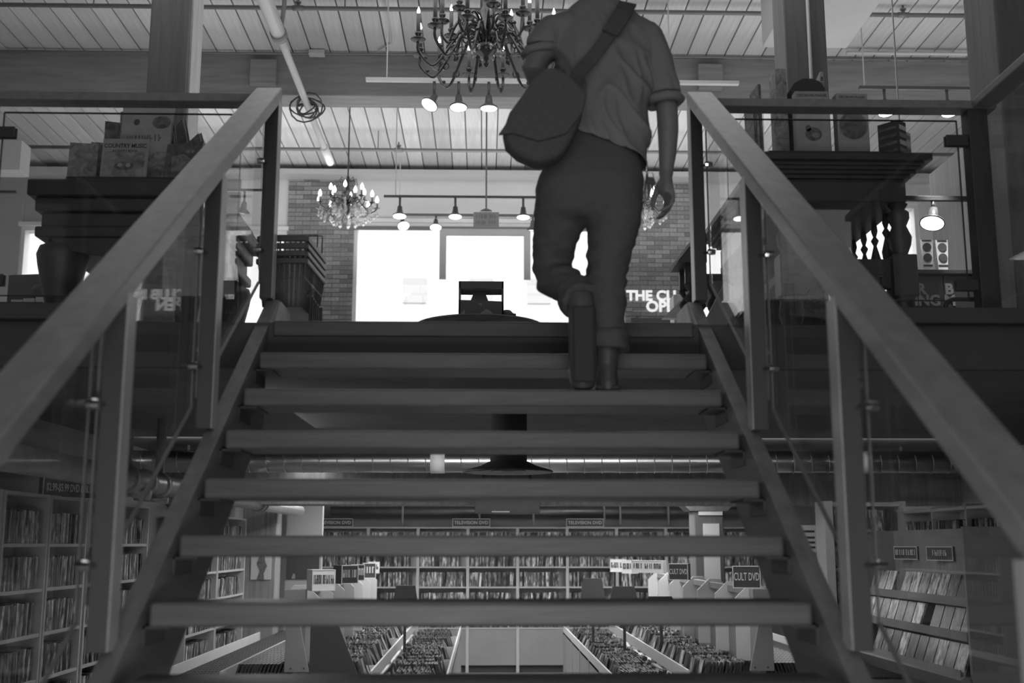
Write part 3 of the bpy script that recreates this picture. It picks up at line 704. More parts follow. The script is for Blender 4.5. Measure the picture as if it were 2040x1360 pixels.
b = book(-1.70, 5.17, 3.20, 0.215, 0.215, 0.012, 'country music activity book with ornate bordered cover at the front of the dark table', 'paperdim', 6)
patch(b, [(-0.095, 0.012), (0.095, 0.012), (0.095, 0.15), (-0.095, 0.15)], 'coverart'); 
on_cover(b, 'COUNTRY MUSIC', 0.03, 0, 0.178, 'ink', sx=0.83, bold=0.0006); on_cover(b, 'ACTIVITY BOOK', 0.016, 0, 0.152, 'ink')
patch(b, ell(0, 0.075, 0.045, 0.022), 'coverdark', d=0.0012); patch(b, ell(-0.018, 0.08, 0.012, 0.011), 'paperdim', d=0.0016); patch(b, ell(0.02, 0.08, 0.012, 0.011), 'paperdim', d=0.0016)
patch(b, [(-0.09, 0.015), (-0.06, 0.015), (-0.055, 0.05), (-0.085, 0.065)], 'paperdim', d=0.0012); patch(b, [(0.09, 0.015), (0.06, 0.015), (0.055, 0.05), (0.085, 0.065)], 'paperdim', d=0.0012)
b = book(-1.655, 5.30, 3.20, 0.25, 0.46, 0.016, 'tall pale illustrated book standing behind the country music book', 'coverart', 8)
patch(b, [(-0.12, 0.2), (0.12, 0.2), (0.12, 0.45), (-0.12, 0.45)], 'paperdim'); cover_strokes(b, (8,), 0.036, -0.005, 0.272, 'coverdark', 3, 0.17, -4); cover_strokes(b, (6,), 0.012, -0.03, 0.24, 'coverdark', 4, 0.1)
patch(b, ell(0.07, 0.36, 0.045, 0.035), 'coverdark', d=0.0012); patch(b, ell(-0.05, 0.36, 0.015, 0.018), 'coverdark', d=0.0012)
for i, (x, y, w, h, m, rz, lb) in enumerate((
    (-1.90, 5.19, 0.13, 0.20, 'coverart', 8, 'small rounded comic leaning at the left end of the book display'),
    (-1.862, 5.24, 0.13, 0.215, 'coverdark', 10, 'dark thin comic second from the left end of the display'),
    (-1.835, 5.29, 0.13, 0.24, 'coverart', 12, 'grey thin comic third from the left end of the display'),
    (-1.80, 5.42, 0.16, 0.40, 'coverdark', 18, 'tall dark book turned sideways left of the pale tall book'),
    (-1.76, 5.50, 0.16, 0.49, 'coverart', 12, 'grey book peeping over the balcony rail at the back left of the display'))):
    book(x, y, 3.20, w, h, 0.01, lb, m, 7, rz)
b = book(-1.43, 5.16, 3.20, 0.185, 0.20, 0.02, 'glossy mottled picture album at the right of the country music book', 'coverdark', 10, -14)
patch(b, [(-0.05, 0.05), (0.05, 0.05), (0.07, 0.09), (0.0, 0.14), (-0.06, 0.13)], 'coverart'); on_cover(b, 'II', 0.03, -0.075, 0.035, 'greyink'); patch(b, ell(0.045, 0.15, 0.008, 0.008), 'paperdim'); patch(b, ell(0.022, 0.152, 0.008, 0.008), 'paperdim')
book(-1.305, 5.28, 3.20, 0.06, 0.19, 0.02, 'pale thin book at the right end of the display beside the timber column', 'paperdim', 10, -25)
for i, (x, h, rz, lb) in enumerate(((-1.525, 0.42, -62, 'open curling magazine right of the pale tall book'), (-1.47, 0.40, -60, 'second curling magazine behind the mottled album'), (-1.40, 0.34, -58, 'torn pale magazine leaning before the timber column'), (-1.60, 0.55, -50, 'white paged book sticking highest above the balcony rail'))):
    y = 5.42 + 0.03 * i
    t = thing('magazine', (x, y, 3.20), lb, 'magazine')
    c, s = math.cos(R(rz)), math.sin(R(rz))
    for k, (m_, o_) in enumerate((('coverart', 0.0), ('paper', 0.012), ('coverdark', 0.024))):
        q = []
        for j in range(7):
            v = j / 6; bend = 0.07 * v * v
            q.append((v * h, bend + o_))
        vs = []; fs = []
        for z, bd in q:
            for a in (-0.09, 0.09):
                for th in (0, 0.003):
                    u = bd + th; vs.append((x + a * c - u * s * -1, y + a * s + u * c * 1, 3.20 + z))
        for j in range(6):
            k0 = j * 4; k1 = k0 + 4
            fs += [(k0, k0 + 2, k1 + 2, k1), (k0 + 1, k1 + 1, k1 + 3, k0 + 3), (k0, k1, k1 + 1, k0 + 1), (k0 + 2, k0 + 3, k1 + 3, k1 + 2)]
        fs += [(0, 1, 3, 2), (24, 26, 27, 25)]
        MB().add(vs, fs).build('leaf' if k else 'cover', M[m_], t)

# ------------------------------------------------------------------ upper floor, right of the stairs: carved buffet with game boxes
bf = thing('carved_buffet', (1.66, 5.6, UP), 'dark carved buffet with turned posts and side spindles behind the right balcony rail', 'buffet')
MB().box(1.27, 2.076, 5.0, 6.5, 3.275, 3.31).build('top', DW, bf, bevel=0.006)
MB().box(1.33, 1.97, 5.08, 6.42, 3.31, 3.345).build('raised_top', DW, bf, bevel=0.006)
m_ = MB()
for i in range(5):
    o_ = 0.03 + 0.075 * (i / 4) ** 1.3; m_.box(1.27 + o_, 2.076 - o_, 5.0 + o_, 6.5 - o_, 3.275 - (i + 1) * 0.016, 3.275 - i * 0.016)
m_.build('cornice', DW, bf)
MB().box(1.37, 1.975, 5.09, 6.40, 3.10, 3.2).build('frieze', DW, bf, bevel=0.006)
post = [(0.001, 0), (0.045, 0), (0.05, 0.03), (0.03, 0.06), (0.042, 0.10), (0.06, 0.16), (0.05, 0.22), (0.056, 0.24), (0.056, 0.42), (0.05, 0.43), (0.034, 0.45), (0.05, 0.49), (0.056, 0.53), (0.034, 0.585), (0.05, 0.62), (0.05, 0.65), (0.03, 0.665), (0.046, 0.69), (0.001, 0.70)]
for x in (1.42, 1.945):
    for y in (5.13, 6.36):
        p = MB().lathe(post, (x, y, UP), 14).build('post', DW, bf, True)
        MB().box(x - 0.058, x + 0.058, y - 0.058, y + 0.058, UP + 0.24, UP + 0.44).build('block', DW, p, bevel=0.006)
MB().box(1.37, 1.92, 6.39, 6.41, UP + 0.02, 3.10).build('back_panel', DW, bf)
MB().box(1.42, 1.945, 5.11, 5.15, 2.755, 2.83).box(1.42, 1.945, 6.34, 6.38, 2.755, 2.83).box(1.925, 1.965, 5.13, 6.36, 2.755, 2.80).box(1.40, 1.44, 5.13, 6.36, 2.755, 2.80).build('stretcher', DW, bf, bevel=0.004)
sk = MB()
for i in range(6):
    x = 1.50 + i * 0.075; sk.lathe([(0.012, -0.02), (0.036, -0.02), (0.036, 0.02), (0.012, 0.02)], (x, 5.13, 2.725), 10, Matrix.Rotation(R(90), 3, 'X')).lathe([(0.01, -0.02), (0.03, -0.02), (0.03, 0.02), (0.01, 0.02)], (x + 0.035, 5.13, 2.66), 10, Matrix.Rotation(R(90), 3, 'X'))
sk.box(1.46, 1.93, 5.115, 5.145, 2.745, 2.758).build('carved_skirt', DW, bf)
spin = [(0.001, 0), (0.012, 0), (0.009, 0.03), (0.022, 0.09), (0.026, 0.12), (0.008, 0.19), (0.020, 0.215), (0.008, 0.235), (0.017, 0.265), (0.012, 0.31), (0.001, 0.31)]
sp_me = None
for i in range(7):
    y = 5.30 + i * 0.16
    s_ = MB().lathe(spin, (1.945, y, 2.795), 10).build('spindle', DW, bf, True)
# game boxes
def carton(x, y, z, w, d, h, label, m='paperdim', rz=0, name='box', cat='box'):
    t = thing(name, (x, y, z), label, cat)
    tr = Matrix.Translation((x, y, z)) @ Matrix.Rotation(R(rz), 4, 'Z')
    MB().box(-w / 2, w / 2, 0, d, 0, h - 0.0, tr).build('carton', M[m], t, bevel=0.003)
    t['_tr'] = [v for r in tr for v in r]; return t
b = carton(1.585, 5.2, 3.345, 0.165, 0.06, 0.345, 'light game box reading DECISION MAKER with a small round vignette, left of the pair')
on_cover(b, 'DECISION MAKER', 0.019, 0, 0.322, 'ink', sx=0.95); patch(b, ell(0.0, 0.125, 0.04, 0.035), 'coverdark'); patch(b, ell(-0.025, 0.155, 0.014, 0.016), 'coverdark'); patch(b, ell(0.01, 0.12, 0.02, 0.014), 'greyink', d=0.0012)
patch(b, [(0.0, 0.30), (0.003, 0.30), (0.018, 0.275), (0.016, 0.273)], 'ink')
b = carton(1.78, 5.2, 3.345, 0.155, 0.06, 0.335, 'light game box reading DECISION MAKER with a big dark disc, right of the pair', rz=2)
on_cover(b, 'DECISION MAKER', 0.017, 0, 0.315, 'ink', sx=0.95); patch(b, ell(0.0, 0.17, 0.068, 0.068, 28), 'coverdark'); patch(b, ell(0.0, 0.17, 0.072, 0.072, 28), 'greyink', d=0.0004)
hat = thing('toy_case', (1.60, 5.36, 3.345), 'black faceted case standing behind the left decision maker box', 'case')
MB().prism([(1.515, 3.345), (1.685, 3.345), (1.685, 3.75), (1.66, 3.785), (1.625, 3.80), (1.575, 3.80), (1.53, 3.775), (1.515, 3.745)], 'y', 5.30, 5.42).build('shell', M['blackmatte'], hat, bevel=0.006)
book(1.475, 5.33, 3.345, 0.055, 0.52, 0.12, 'tall grey hardcover with its spine forward left of the game boxes', 'coverart', 1)
b = carton(1.72, 5.46, 3.345, 0.02, 0.10, 0.56, 'tall thin upright box with a lettered edge behind the decision maker boxes', 'paperdim', -6)
cover_strokes(b, (7, 5, 4), 0.011, 0, 0.43, 'ink', 8, 0.2, -90)
tri = thing('display_stand', (1.66, 5.6, 3.345), 'pale triangular card behind the black faceted case', 'card')
MB().prism([(1.55, 3.345), (1.70, 3.345), (1.70, 3.92), (1.68, 3.92)], 'y', 5.60, 5.615).build('card', M['paperdim'], tri)
for i, (dx, h, m2) in enumerate(((0, 0.36, 'coverdark'), (0.02, 0.40, 'coverart'), (0.042, 0.47, 'coverdark'))):
    book(1.345 + dx, 5.36 + 0.02 * i, 3.345, 0.014, h, 0.13, ['thin dark book leaning at the left end of the buffet', 'thin grey book second from the left end of the buffet', 'taller thin book third from the left end of the buffet'][i], m2, 2, 6)
for i in range(2):
    t = thing('card_game', (1.925 + 0.055 * i, 5.14 + 0.09 * i, 3.345), ['dark boxed set with lettered white side at the right end of the buffet', 'white lettered boxed set rearmost at the right end of the buffet'][i], 'box')
    tr = Matrix.Translation((1.925 + 0.055 * i, 5.14 + 0.09 * i, 3.345)) @ Matrix.Rotation(R(-50), 4, 'Z'); h_ = 0.165 - 0.02 * i
    MB().box(-0.055, 0.055, 0, 0.07, 0, h_, tr).build('carton', M['black' if i == 0 else 'paper'], t, bevel=0.002)
    for k in range(4):
        MB().box(0.0552, 0.0565, 0.006, 0.064, 0.008 + k * h_ / 4.4, 0.008 + k * h_ / 4.4 + 0.022, tr).build('label_band', M['white' if (k + i) % 2 else 'greyink'], t)
        MB().box(-0.048, 0.045, -0.0015, 0, 0.012 + k * h_ / 4.4, 0.012 + k * h_ / 4.4 + 0.014, tr).build('letter_strip', M['coverdark'], t)

# ------------------------------------------------------------------ stack of shopping baskets by the top of the left railing
bs = thing('basket_stand', (-0.87, 5.15, UP), 'low black wire stand under the stacked shopping baskets', 'stand')
w_ = MB()
for x in (-0.955, -0.775):
    for y in (4.99, 5.32): w_.tube([(x, y, UP), (x, y, 2.63)], 0.006, 6)
for z in (2.43, 2.62):
    w_.tube([(-0.955, 4.99, z), (-0.775, 4.99, z), (-0.775, 5.32, z), (-0.955, 5.32, z), (-0.955, 4.99, z)], 0.005, 6)
for y in (5.05, 5.11, 5.17, 5.23, 5.29): w_.tube([(-0.775, y, UP + 0.02), (-0.775, y, 2.62)], 0.004, 5)
w_.build('wire_frame', M['steel'], bs)
pb = thing('shopping_basket', (0, 0, 0), 'x', 'basket', 'nested black shopping baskets')
bw, bd, bh = 0.085, 0.17, 0.20
def wall(pa, pb_, n, hgt):
    mb = MB(); pa = Vector(pa); pb_ = Vector(pb_)
    for i in range(n + 1):
        p = pa.lerp(pb_, i / n); q = Vector((p.x * 1.22, p.y * 1.22, hgt)); mb.bar((p.x, p.y, 0.0), q, 0.008, 0.006, (p.x + 1e-3, p.y, 0))
    return mb
bot = MB().box(-bw, bw, -bd, bd, 0, 0.006)
for c_ in (((-bw, -bd), (bw, -bd), 9), ((bw, -bd), (bw, bd), 13), ((bw, bd), (-bw, bd), 9), ((-bw, bd), (-bw, -bd), 13)):
    m3 = wall((*c_[0], 0), (*c_[1], 0), c_[2], bh); bot.v, bot.f = bot.v, bot.f; bot.add(m3.v, m3.f)
for f_, hz in ((1.07, 0.07), (1.14, 0.13)):
    for x0, x1, y0, y1 in ((-1, 1, -1, -1), (1, 1, -1, 1), (-1, 1, 1, 1), (-1, -1, -1, 1)):
        bot.bar((x0 * bw * f_, y0 * bd * f_, hz), (x1 * bw * f_, y1 * bd * f_, hz), 0.006, 0.012)
bot.build('lattice_body', M['black'], pb)
# solid lower panels behind the lattice
lo = MB()
e0, e1 = 1.005, 1.13
for (ax, ay), (bx, by) in (((-1, -1), (1, -1)), ((1, -1), (1, 1)), ((1, 1), (-1, 1)), ((-1, 1), (-1, -1))):
    P = lambda x, y, f_, z, g: (x * bw * f_ - (0.004 * x if g else 0), y * bd * f_ - (0.004 * y if g else 0), z)
    lo.add([P(ax, ay, e0, 0.0, 0), P(bx, by, e0, 0.0, 0), P(bx, by, e1, 0.125, 0), P(ax, ay, e1, 0.125, 0), P(ax, ay, e0, 0.0, 1), P(bx, by, e0, 0.0, 1), P(bx, by, e1, 0.125, 1), P(ax, ay, e1, 0.125, 1)],
           [(0, 1, 2, 3), (4, 7, 6, 5), (0, 4, 5, 1), (3, 2, 6, 7), (0, 3, 7, 4), (1, 5, 6, 2)])
lo.build('solid_panel', M['black'], pb)
rim = MB(); F_ = 1.24
for x0, x1, y0, y1 in ((-1, 1, -1, -1), (1, 1, -1, 1), (-1, 1, 1, 1), (-1, -1, -1, 1)):
    rim.bar((x0 * bw * F_, y0 * bd * F_, bh), (x1 * bw * F_, y1 * bd * F_, bh), 0.022, 0.024)
rim.build('rim', M['black'], pb, bevel=0.004)
lbs = ['topmost black shopping basket of the stack with its wire handles raised', 'second black shopping basket from the top of the stack', 'third black shopping basket from the top of the stack', 'lowest black shopping basket of the stack on the wire stand']
for i in range(4):
    o = pb if i == 3 else copy_tree(pb)
    at(o, (-0.885, 5.13, 2.555 + 0.034 * (3 - i)), R(-3)); relabel(o, lbs[i], 'nested black shopping baskets')
    if i == 0: topb = o
    if i == 0:
        z = bh
        for k, (ty, hz) in enumerate(((0.16, 0.11), (0.05, 0.085))):
            h = MB().tube([(-bw * F_, ty - 0.02, z), (-bw * F_, ty - 0.01, z + hz), (bw * F_, ty - 0.01, z + hz), (bw * F_, ty - 0.02, z)], 0.0035, 6)
            ho = h.build('handle', M['steel'], None); 
            me_off = ho.location.copy(); ho.data.transform(Matrix.Translation(me_off)); ho.location = (0, 0, 0); ho.parent = o

# ------------------------------------------------------------------ round table with the little crate at the top of the stairs
rt = thing('round_table', (-0.035, 7.75, UP), 'dark round table whose rim just shows over the top step', 'table')
MB().lathe([(0.001, 0), (0.36, 0), (0.42, 0.02), (0.44, 0.035), (0.44, 0.055), (0.001, 0.055)], (-0.035, 7.75, 2.955), 40).build('tabletop', DW, rt, True)
MB().lathe([(0.001, 0), (0.25, 0), (0.24, 0.03), (0.06, 0.07), (0.045, 0.15), (0.07, 0.25), (0.05, 0.40), (0.09, 0.5), (0.2, 0.549), (0.001, 0.549)], (-0.035, 7.75, UP), 20).build('pedestal', DW, rt, True)
cr = thing('display_crate', (-0.02, 7.6, 3.01), 'open wooden crate with cut-out sides standing on the round table', 'crate')
cx0, cx1, cy0, cy1, cz0, cz1 = -0.172, 0.128, 7.42, 7.60, 3.01, 3.252
MB().prism([(cx0, 3.125), (cx1, 3.115), (cx1, cz0), (cx0, cz0)], 'y', cy0, cy0 + 0.012).build('front_panel', M['black'], cr, bevel=0.002)
MB().box(cx0, cx0 + 0.013, cy0, cy1, cz0, cz1).build('side_panel', M['black'], cr, bevel=0.002)
MB().box(cx1 - 0.013, cx1, cy0, cy1, cz0, cz1).build('side_panel', M['black'], cr, bevel=0.002)
MB().box(cx0, cx1, cy1 - 0.012, cy1, cz1 - 0.055, cz1 + 0.004).build('top_rail', M['black'], cr, bevel=0.002)
MB().box(cx0, cx1, cy0, cy0 + 0.012, cz1 - 0.05, cz1).build('top_rail', M['black'], cr, bevel=0.002)
MB().prism([(-0.078, cz1 - 0.03), (0.010, cz1 - 0.03), (0.010, 3.19), (0.04, 3.11), (-0.105, 3.12), (-0.078, 3.19)], 'y', cy1 - 0.04, cy1 - 0.028).build('neck_panel', M['black'], cr)
MB().box(cx0, cx1, cy0, cy1, cz0, cz0 + 0.01).build('base_panel', M['black'], cr)
MB().prism([(-0.165, 3.022), (-0.13, 3.022), (-0.13, 3.06)], 'y', cy0 - 0.003, cy0).build('pale_print', M['greyink'], cr)
MB().prism([(-0.04, 3.025), (0.055, 3.03), (0.04, 3.05), (0.012, 3.062), (-0.005, 3.052)], 'y', cy0 - 0.003, cy0).build('pale_print', M['greyink'], cr)
MB().prism([(-0.045, 3.10), (-0.01, 3.10), (-0.02, 3.095), (-0.018, 3.08), (-0.028, 3.09)], 'y', cy0 - 0.003, cy0).build('pale_print', M['greyink'], cr)
cp = thing('cap', (0.165, 7.55, 3.01), 'small dark cap lying beside the crate on the round table', 'cap')
MB().lathe([(0.001, 0.075), (0.025, 0.07), (0.045, 0.05), (0.052, 0.02), (0.052, 0.0), (0.001, 0.0)], (0.152, 7.55, 3.01), 14).build('crown', M['blackmatte'], cp, True)
MB().box(0.14, 0.212, 7.47, 7.56, 3.01, 3.045).build('brim_block', M['blackmatte'], cp, bevel=0.006)

# ------------------------------------------------------------------ slant-top stand and low table by the right first post
ls = thing('slant_top_stand', (1.02, 5.6, UP), 'dark slant-topped stand on barley twist legs behind the first right post', 'stand')
MB().prism([(0.945, 2.882), (1.06, 3.03), (1.09, 3.03), (1.09, 2.882)], 'y', 5.4, 5.62).build('case', DW, ls, bevel=0.003)
MB().bar((0.94, 5.51, 2.888), (1.06, 5.51, 3.042), 0.23, 0.012, (0, 0, 1)).build('slanted_lid', M['columnpale'], ls)
def twist(mb, x, y, z0, z1, r=0.016):
    n = 26; rg = []
    for i in range(n + 1):
        z = z0 + (z1 - z0) * i / n; ph = i * 1.1
        rg.append([Vector((x + 0.009 * math.cos(ph) + r * math.cos(2 * math.pi * a / 8), y + 0.009 * math.sin(ph) + r * math.sin(2 * math.pi * a / 8), z)) for a in range(8)])
    return mb.rings(rg)
for x in (1.005, 1.06):
    for y in (5.43, 5.59): twist(MB().box(x - 0.02, x + 0.02, y - 0.02, y + 0.02, 2.78, 2.882).box(x - 0.022, x + 0.022, y - 0.022, y + 0.022, UP, UP + 0.06), x, y, UP + 0.06, 2.78).build('twist_leg', DW, ls, True)
lt = thing('low_table', (1.3, 6.3, UP), 'dark low table on twisted legs below the bright right window', 'table')
MB().box(1.2, 1.75, 6.0, 6.7, 2.93, 2.97).build('tabletop', DW, lt, bevel=0.004)
for i in range(5):
    twist(MB(), 1.24 + i * 0.115, 6.06, UP, 2.93, 0.017).build('twist_leg', DW, lt, True)
    MB().tube([(1.24 + i * 0.115, 6.06, 2.72), (1.30 + i * 0.115, 6.06, 2.90)], 0.012, 6).build('fret', DW, lt, True)
for y in (6.6,):
    for x in (1.24, 1.70): twist(MB(), x, y, UP, 2.93, 0.017).build('twist_leg', DW, lt, True)
lb_ = thing('leaning_board', (1.25, 5.9, UP), 'pale wooden board leaning behind the second right post', 'board')
MB().prism([(1.07, 2.50), (1.17, 2.44), (1.38, 2.85), (1.28, 2.90)], 'y', 5.90, 5.92).build('board', M['columnpale'], lb_)
MB().prism([(1.17, UP), (1.19, UP), (1.20, 2.52), (1.17, 2.46)], 'y', 5.90, 5.92).build('foot', M['columnpale'], lb_)
wb = thing('light_box', (1.2, 6.8, UP), 'small white display cube at the foot of the neon sign wall', 'display')
MB().box(1.15, 1.21, 6.75, 6.9, UP, 3.02).box(1.215, 1.32, 6.7, 6.9, UP, 3.06).build('cube', M['white'], wb, bevel=0.004)
MB().prism([(1.07, 2.86), (1.22, 2.86), (1.22, 3.0)], 'y', 6.68, 6.74).build('sloped_front', M['white'], wb)

# neon sign on the right brick pier
ns = thing('neon_sign', (2.28, 14.55, 4.5), 'glowing neon sign on the right brick pier reading THE CLUB IS OPEN', 'sign')
MB().box(1.92, 2.80, 14.62, 14.66, 4.38, 4.45).box(1.98, 2.02, 14.60, 14.66, 4.40, 4.46).box(2.60, 2.64, 14.60, 14.66, 4.40, 4.46).build('mount', M['black'], ns)
text('lettering', 'THE CLUB IS', 0.185, M['neon'], ns, (2.38, 14.58, 4.735), extrude=0.012, bold=0.006)
text('lettering', 'OPEN', 0.20, M['neon'], ns, (2.38, 14.58, 4.59), extrude=0.012, bold=0.006)
MB().box(1.95, 2.80, 14.61, 14.62, 4.53, 4.55).box(1.95, 2.80, 14.61, 14.62, 4.70, 4.72).build('bracket', M['greyink'], ns)

# shelf with tapered jars and lettered boxes at the far right
sh = thing('display_shelf', (2.95, 7.0, UP), 'dark shelf unit with lettered boxes between the buffet and the pale partition', 'shelf')
MB().box(2.70, 3.28, 7.06, 7.40, 3.235, 3.262).build('shelf', M['black'], sh, bevel=0.003)
MB().box(2.70, 3.28, 7.06, 7.40, 2.86, 2.885).build('shelf', M['black'], sh, bevel=0.003)
for x in (2.70, 3.26): MB().box(x, x + 0.02, 7.06, 7.40, UP, 3.235).build('side_panel', M['black'], sh)
for i, x in enumerate((2.875, 2.975)):
    t = thing('tapered_box', (x, 7.15, 3.262), ['left white tapered box with two dark discs on the far right shelf', 'right white tapered box with two dark discs on the far right shelf'][i], 'box')
    MB().prism([(x - 0.030, 3.262), (x + 0.030, 3.262), (x + 0.044, 3.475), (x - 0.044, 3.475)], 'y', 7.12, 7.18).build('carton', M['white'], t, bevel=0.003)
    for z in (3.355, 3.425): MB().lathe([(0.001, -0.004), (0.028, -0.004), (0.028, 0.004), (0.001, 0.004)], (x, 7.118, z), 16, Matrix.Rotation(R(90), 3, 'X')).build('disc', M['blackmatte'], t)
    for z in (3.30, 3.465): MB().box(x - 0.03, x + 0.03, 7.116, 7.12, z, z + 0.008).build('letter_strip', M['ink'], t)
for i, (x, s1, s2) in enumerate(((2.80, 'R', 'ING'), (2.985, 'B', 'M'))):
    t = thing('lettered_box', (x, 7.1, 2.885), ['large dark box lettered in grey ending in ING under the far right shelf', 'large dark box lettered B and M beside the pale partition'][i], 'box')
    MB().box(x - (0.03 if i else 0.09), x + (0.26 if i else 0.15), 7.08, 7.32, 2.885, 3.225).build('carton', M['black'], t, bevel=0.003)
    text('lettering', s1, 0.095, M['greyink'], t, (x + (0.0 if i else 0.005), 7.078, 3.135), bold=0.004); text('lettering', s2, 0.095, M['greyink'], t, (x + (0.0 if i else 0.04), 7.078, 3.06), bold=0.004)
hs = thing('hose_loop', (2.09, 4.95, UP), 'bent dark tube loop rising beside the right balcony post', 'tube')
MB().tube([(2.065, 4.95, UP)] + [(2.065 + 0.045 * (1 - math.cos(R(a))), 4.95, 2.56 + 0.045 * math.sin(R(a))) for a in range(0, 91, 15)] + [(2.20, 4.95, 2.605), (2.26, 4.95, 2.58), (2.27, 4.95, UP)], 0.011, 8).build('tube', M['black'], hs, True)

# clutter left behind the carved table
ct = thing('desk', (-2.9, 6.9, UP), 'dark desk behind the carved table at the far left', 'desk')
MB().box(-3.6, -2.55, 6.5, 7.3, 2.86, 2.90).build('desktop', DW, ct, bevel=0.004)
for x in (-3.56, -2.63):
    for y in (6.54, 7.22): MB().box(x, x + 0.05, y, y + 0.05, UP, 2.86).build('leg', DW, ct)
b = carton(-2.74, 6.7, 2.90, 0.22, 0.25, 0.21, 'grey box with a sloped lid on the far left desk', 'pipe', -10)
t = thing('ball_lamp', (-2.60, 6.6, 2.90), 'small dark round object at the left leg of the carved table', 'lamp')
MB().lathe([(0.001, 0), (0.05, 0), (0.02, 0.01), (0.03, 0.02), (0.07, 0.05), (0.075, 0.08), (0.06, 0.11), (0.001, 0.125)], (-2.585, 6.6, 2.90), 14).build('body', M['black'], t, True)
for i in range(3):
    t = thing('paper_stack', (-2.70 + 0.07 * i, 6.53, 2.90), ['pale paper pad lying at the far left desk edge', 'second paper pad lying at the desk edge', 'third paper pad nearest the carved table'][i], 'paper')
    MB().box(-2.735 + 0.07 * i, -2.67 + 0.07 * i, 6.51, 6.58, 2.90, 2.915 + 0.008 * i).build('sheets', M['paper'], t)
cs = thing('clothes_stand', (-3.0, 8.2, UP), 'dark stand with hanging trinkets in the bright gap below the left handrail', 'stand')
MB().tube([(-2.60, 8.2, UP), (-2.60, 8.2, 3.75)], 0.012, 8).lathe([(0.001, 0), (0.16, 0), (0.02, 0.03), (0.001, 0.03)], (-2.60, 8.2, UP), 12).build('pole', M['black'], cs, True)
for k in range(9):
    z = 3.72 - k * 0.05; x = -2.60 + (0.05 if k % 2 else -0.05)
    MB().ball((x, 8.2, z), 0.02 + 0.008 * (k % 3), 8).tube([(-2.60, 8.2, z), (x, 8.2, z)], 0.004, 5).build('trinket', M['black'], cs, True)
# ------------------------------------------------------------------ the person climbing the stairs
def remesh(mb, name, m, parent, vox=0.010, smooth=6, disp=None, cut=None):
    """union of closed lofts -> one continuous skin"""
    tmp = MB(); tmp.v, tmp.f = mb.v, mb.f
    o = tmp.build('tmp', m, None, origin=(0, 0, 0))
    r = o.modifiers.new('r', 'REMESH'); r.mode = 'VOXEL'; r.voxel_size = vox
    s = o.modifiers.new('s', 'SMOOTH'); s.factor = 0.5; s.iterations = smooth
    me = bpy.data.meshes.new_from_object(o.evaluated_get(bpy.context.evaluated_depsgraph_get()))
    old = o.data; bpy.data.objects.remove(o); bpy.data.meshes.remove(old)
    if cut:
        b = bmesh.new(); b.from_mesh(me)
        for co, no in cut: bmesh.ops.bisect_plane(b, geom=b.verts[:] + b.edges[:] + b.faces[:], plane_co=co, plane_no=no, clear_outer=True)
        b.to_mesh(me); b.free()
    if disp:
        nr = [v.normal.copy() for v in me.vertices]
        for v, n in zip(me.vertices, nr): v.co += n * disp(v.co)
    off = Vector((0, 0, 0)); q = parent
    while q is not None: off += q.location; q = q.parent
    me.transform(Matrix.Translation(-off)); me.materials.clear(); me.materials.append(m); me.shade_smooth(); me.name = name
    q = bpy.data.objects.new(name, me); COL.objects.link(q); q.parent = parent
    return q
T12 = 12 * RISE
pr = thing('person', (0.44, 4.12, T12), 'person climbing the stairs seen from behind in a rolled-sleeve shirt and cuffed dark trousers', 'person')
sk = MB()
# head, neck, trunk
sk.loft([(0.46, 4.36, 3.80, 0.045, 0.05), (0.46, 4.38, 3.83, 0.066, 0.085), (0.46, 4.385, 3.88, 0.074, 0.098), (0.46, 4.38, 3.94, 0.077, 0.102), (0.46, 4.375, 4.00, 0.068, 0.09), (0.46, 4.37, 4.035, 0.035, 0.05)], 16)
sk.lathe([(0.001, 0), (0.016, 0.0), (0.010, 0.03), (0.001, 0.045)], (0.46, 4.482, 3.885), 8)
for s in (-1, 1): sk.loft([(0.46 + s * 0.078, 4.38, 3.875, 0.008, 0.012), (0.46 + s * 0.084, 4.375, 3.90, 0.011, 0.02), (0.46 + s * 0.083, 4.375, 3.925, 0.008, 0.016)], 8)
sk.loft([(0.46, 4.31, 3.64, 0.075, 0.065), (0.46, 4.325, 3.70, 0.060, 0.06), (0.46, 4.345, 3.78, 0.056, 0.058), (0.46, 4.36, 3.84, 0.055, 0.06)], 14)
trunk = [(0.43, 4.15, 2.86, 0.17, 0.10), (0.43, 4.17, 3.0, 0.165, 0.10), (0.45, 4.19, 3.12, 0.165, 0.10), (0.46, 4.22, 3.28, 0.172, 0.105), (0.468, 4.26, 3.44, 0.19, 0.11), (0.475, 4.28, 3.55, 0.185, 0.09), (0.475, 4.295, 3.61, 0.13, 0.07), (0.465, 4.305, 3.66, 0.08, 0.06)]
sk.loft(trunk, 20)
# arms
sk.tube([(0.63, 4.28, 3.55), (0.675, 4.26, 3.44), (0.70, 4.235, 3.32), (0.712, 4.22, 3.20), (0.714, 4.22, 3.12), (0.712, 4.23, 3.03), (0.707, 4.24, 2.965), (0.704, 4.24, 2.935)], [0.055, 0.05, 0.045, 0.043, 0.042, 0.036, 0.029, 0.028], 14)
sk.tube([(0.31, 4.28, 3.56), (0.262, 4.26, 3.48), (0.212, 4.235, 3.42), (0.192, 4.225, 3.37), (0.222, 4.28, 3.325), (0.275, 4.36, 3.315), (0.31, 4.42, 3.31)], [0.055, 0.053, 0.053, 0.053, 0.049, 0.037, 0.028], 14)
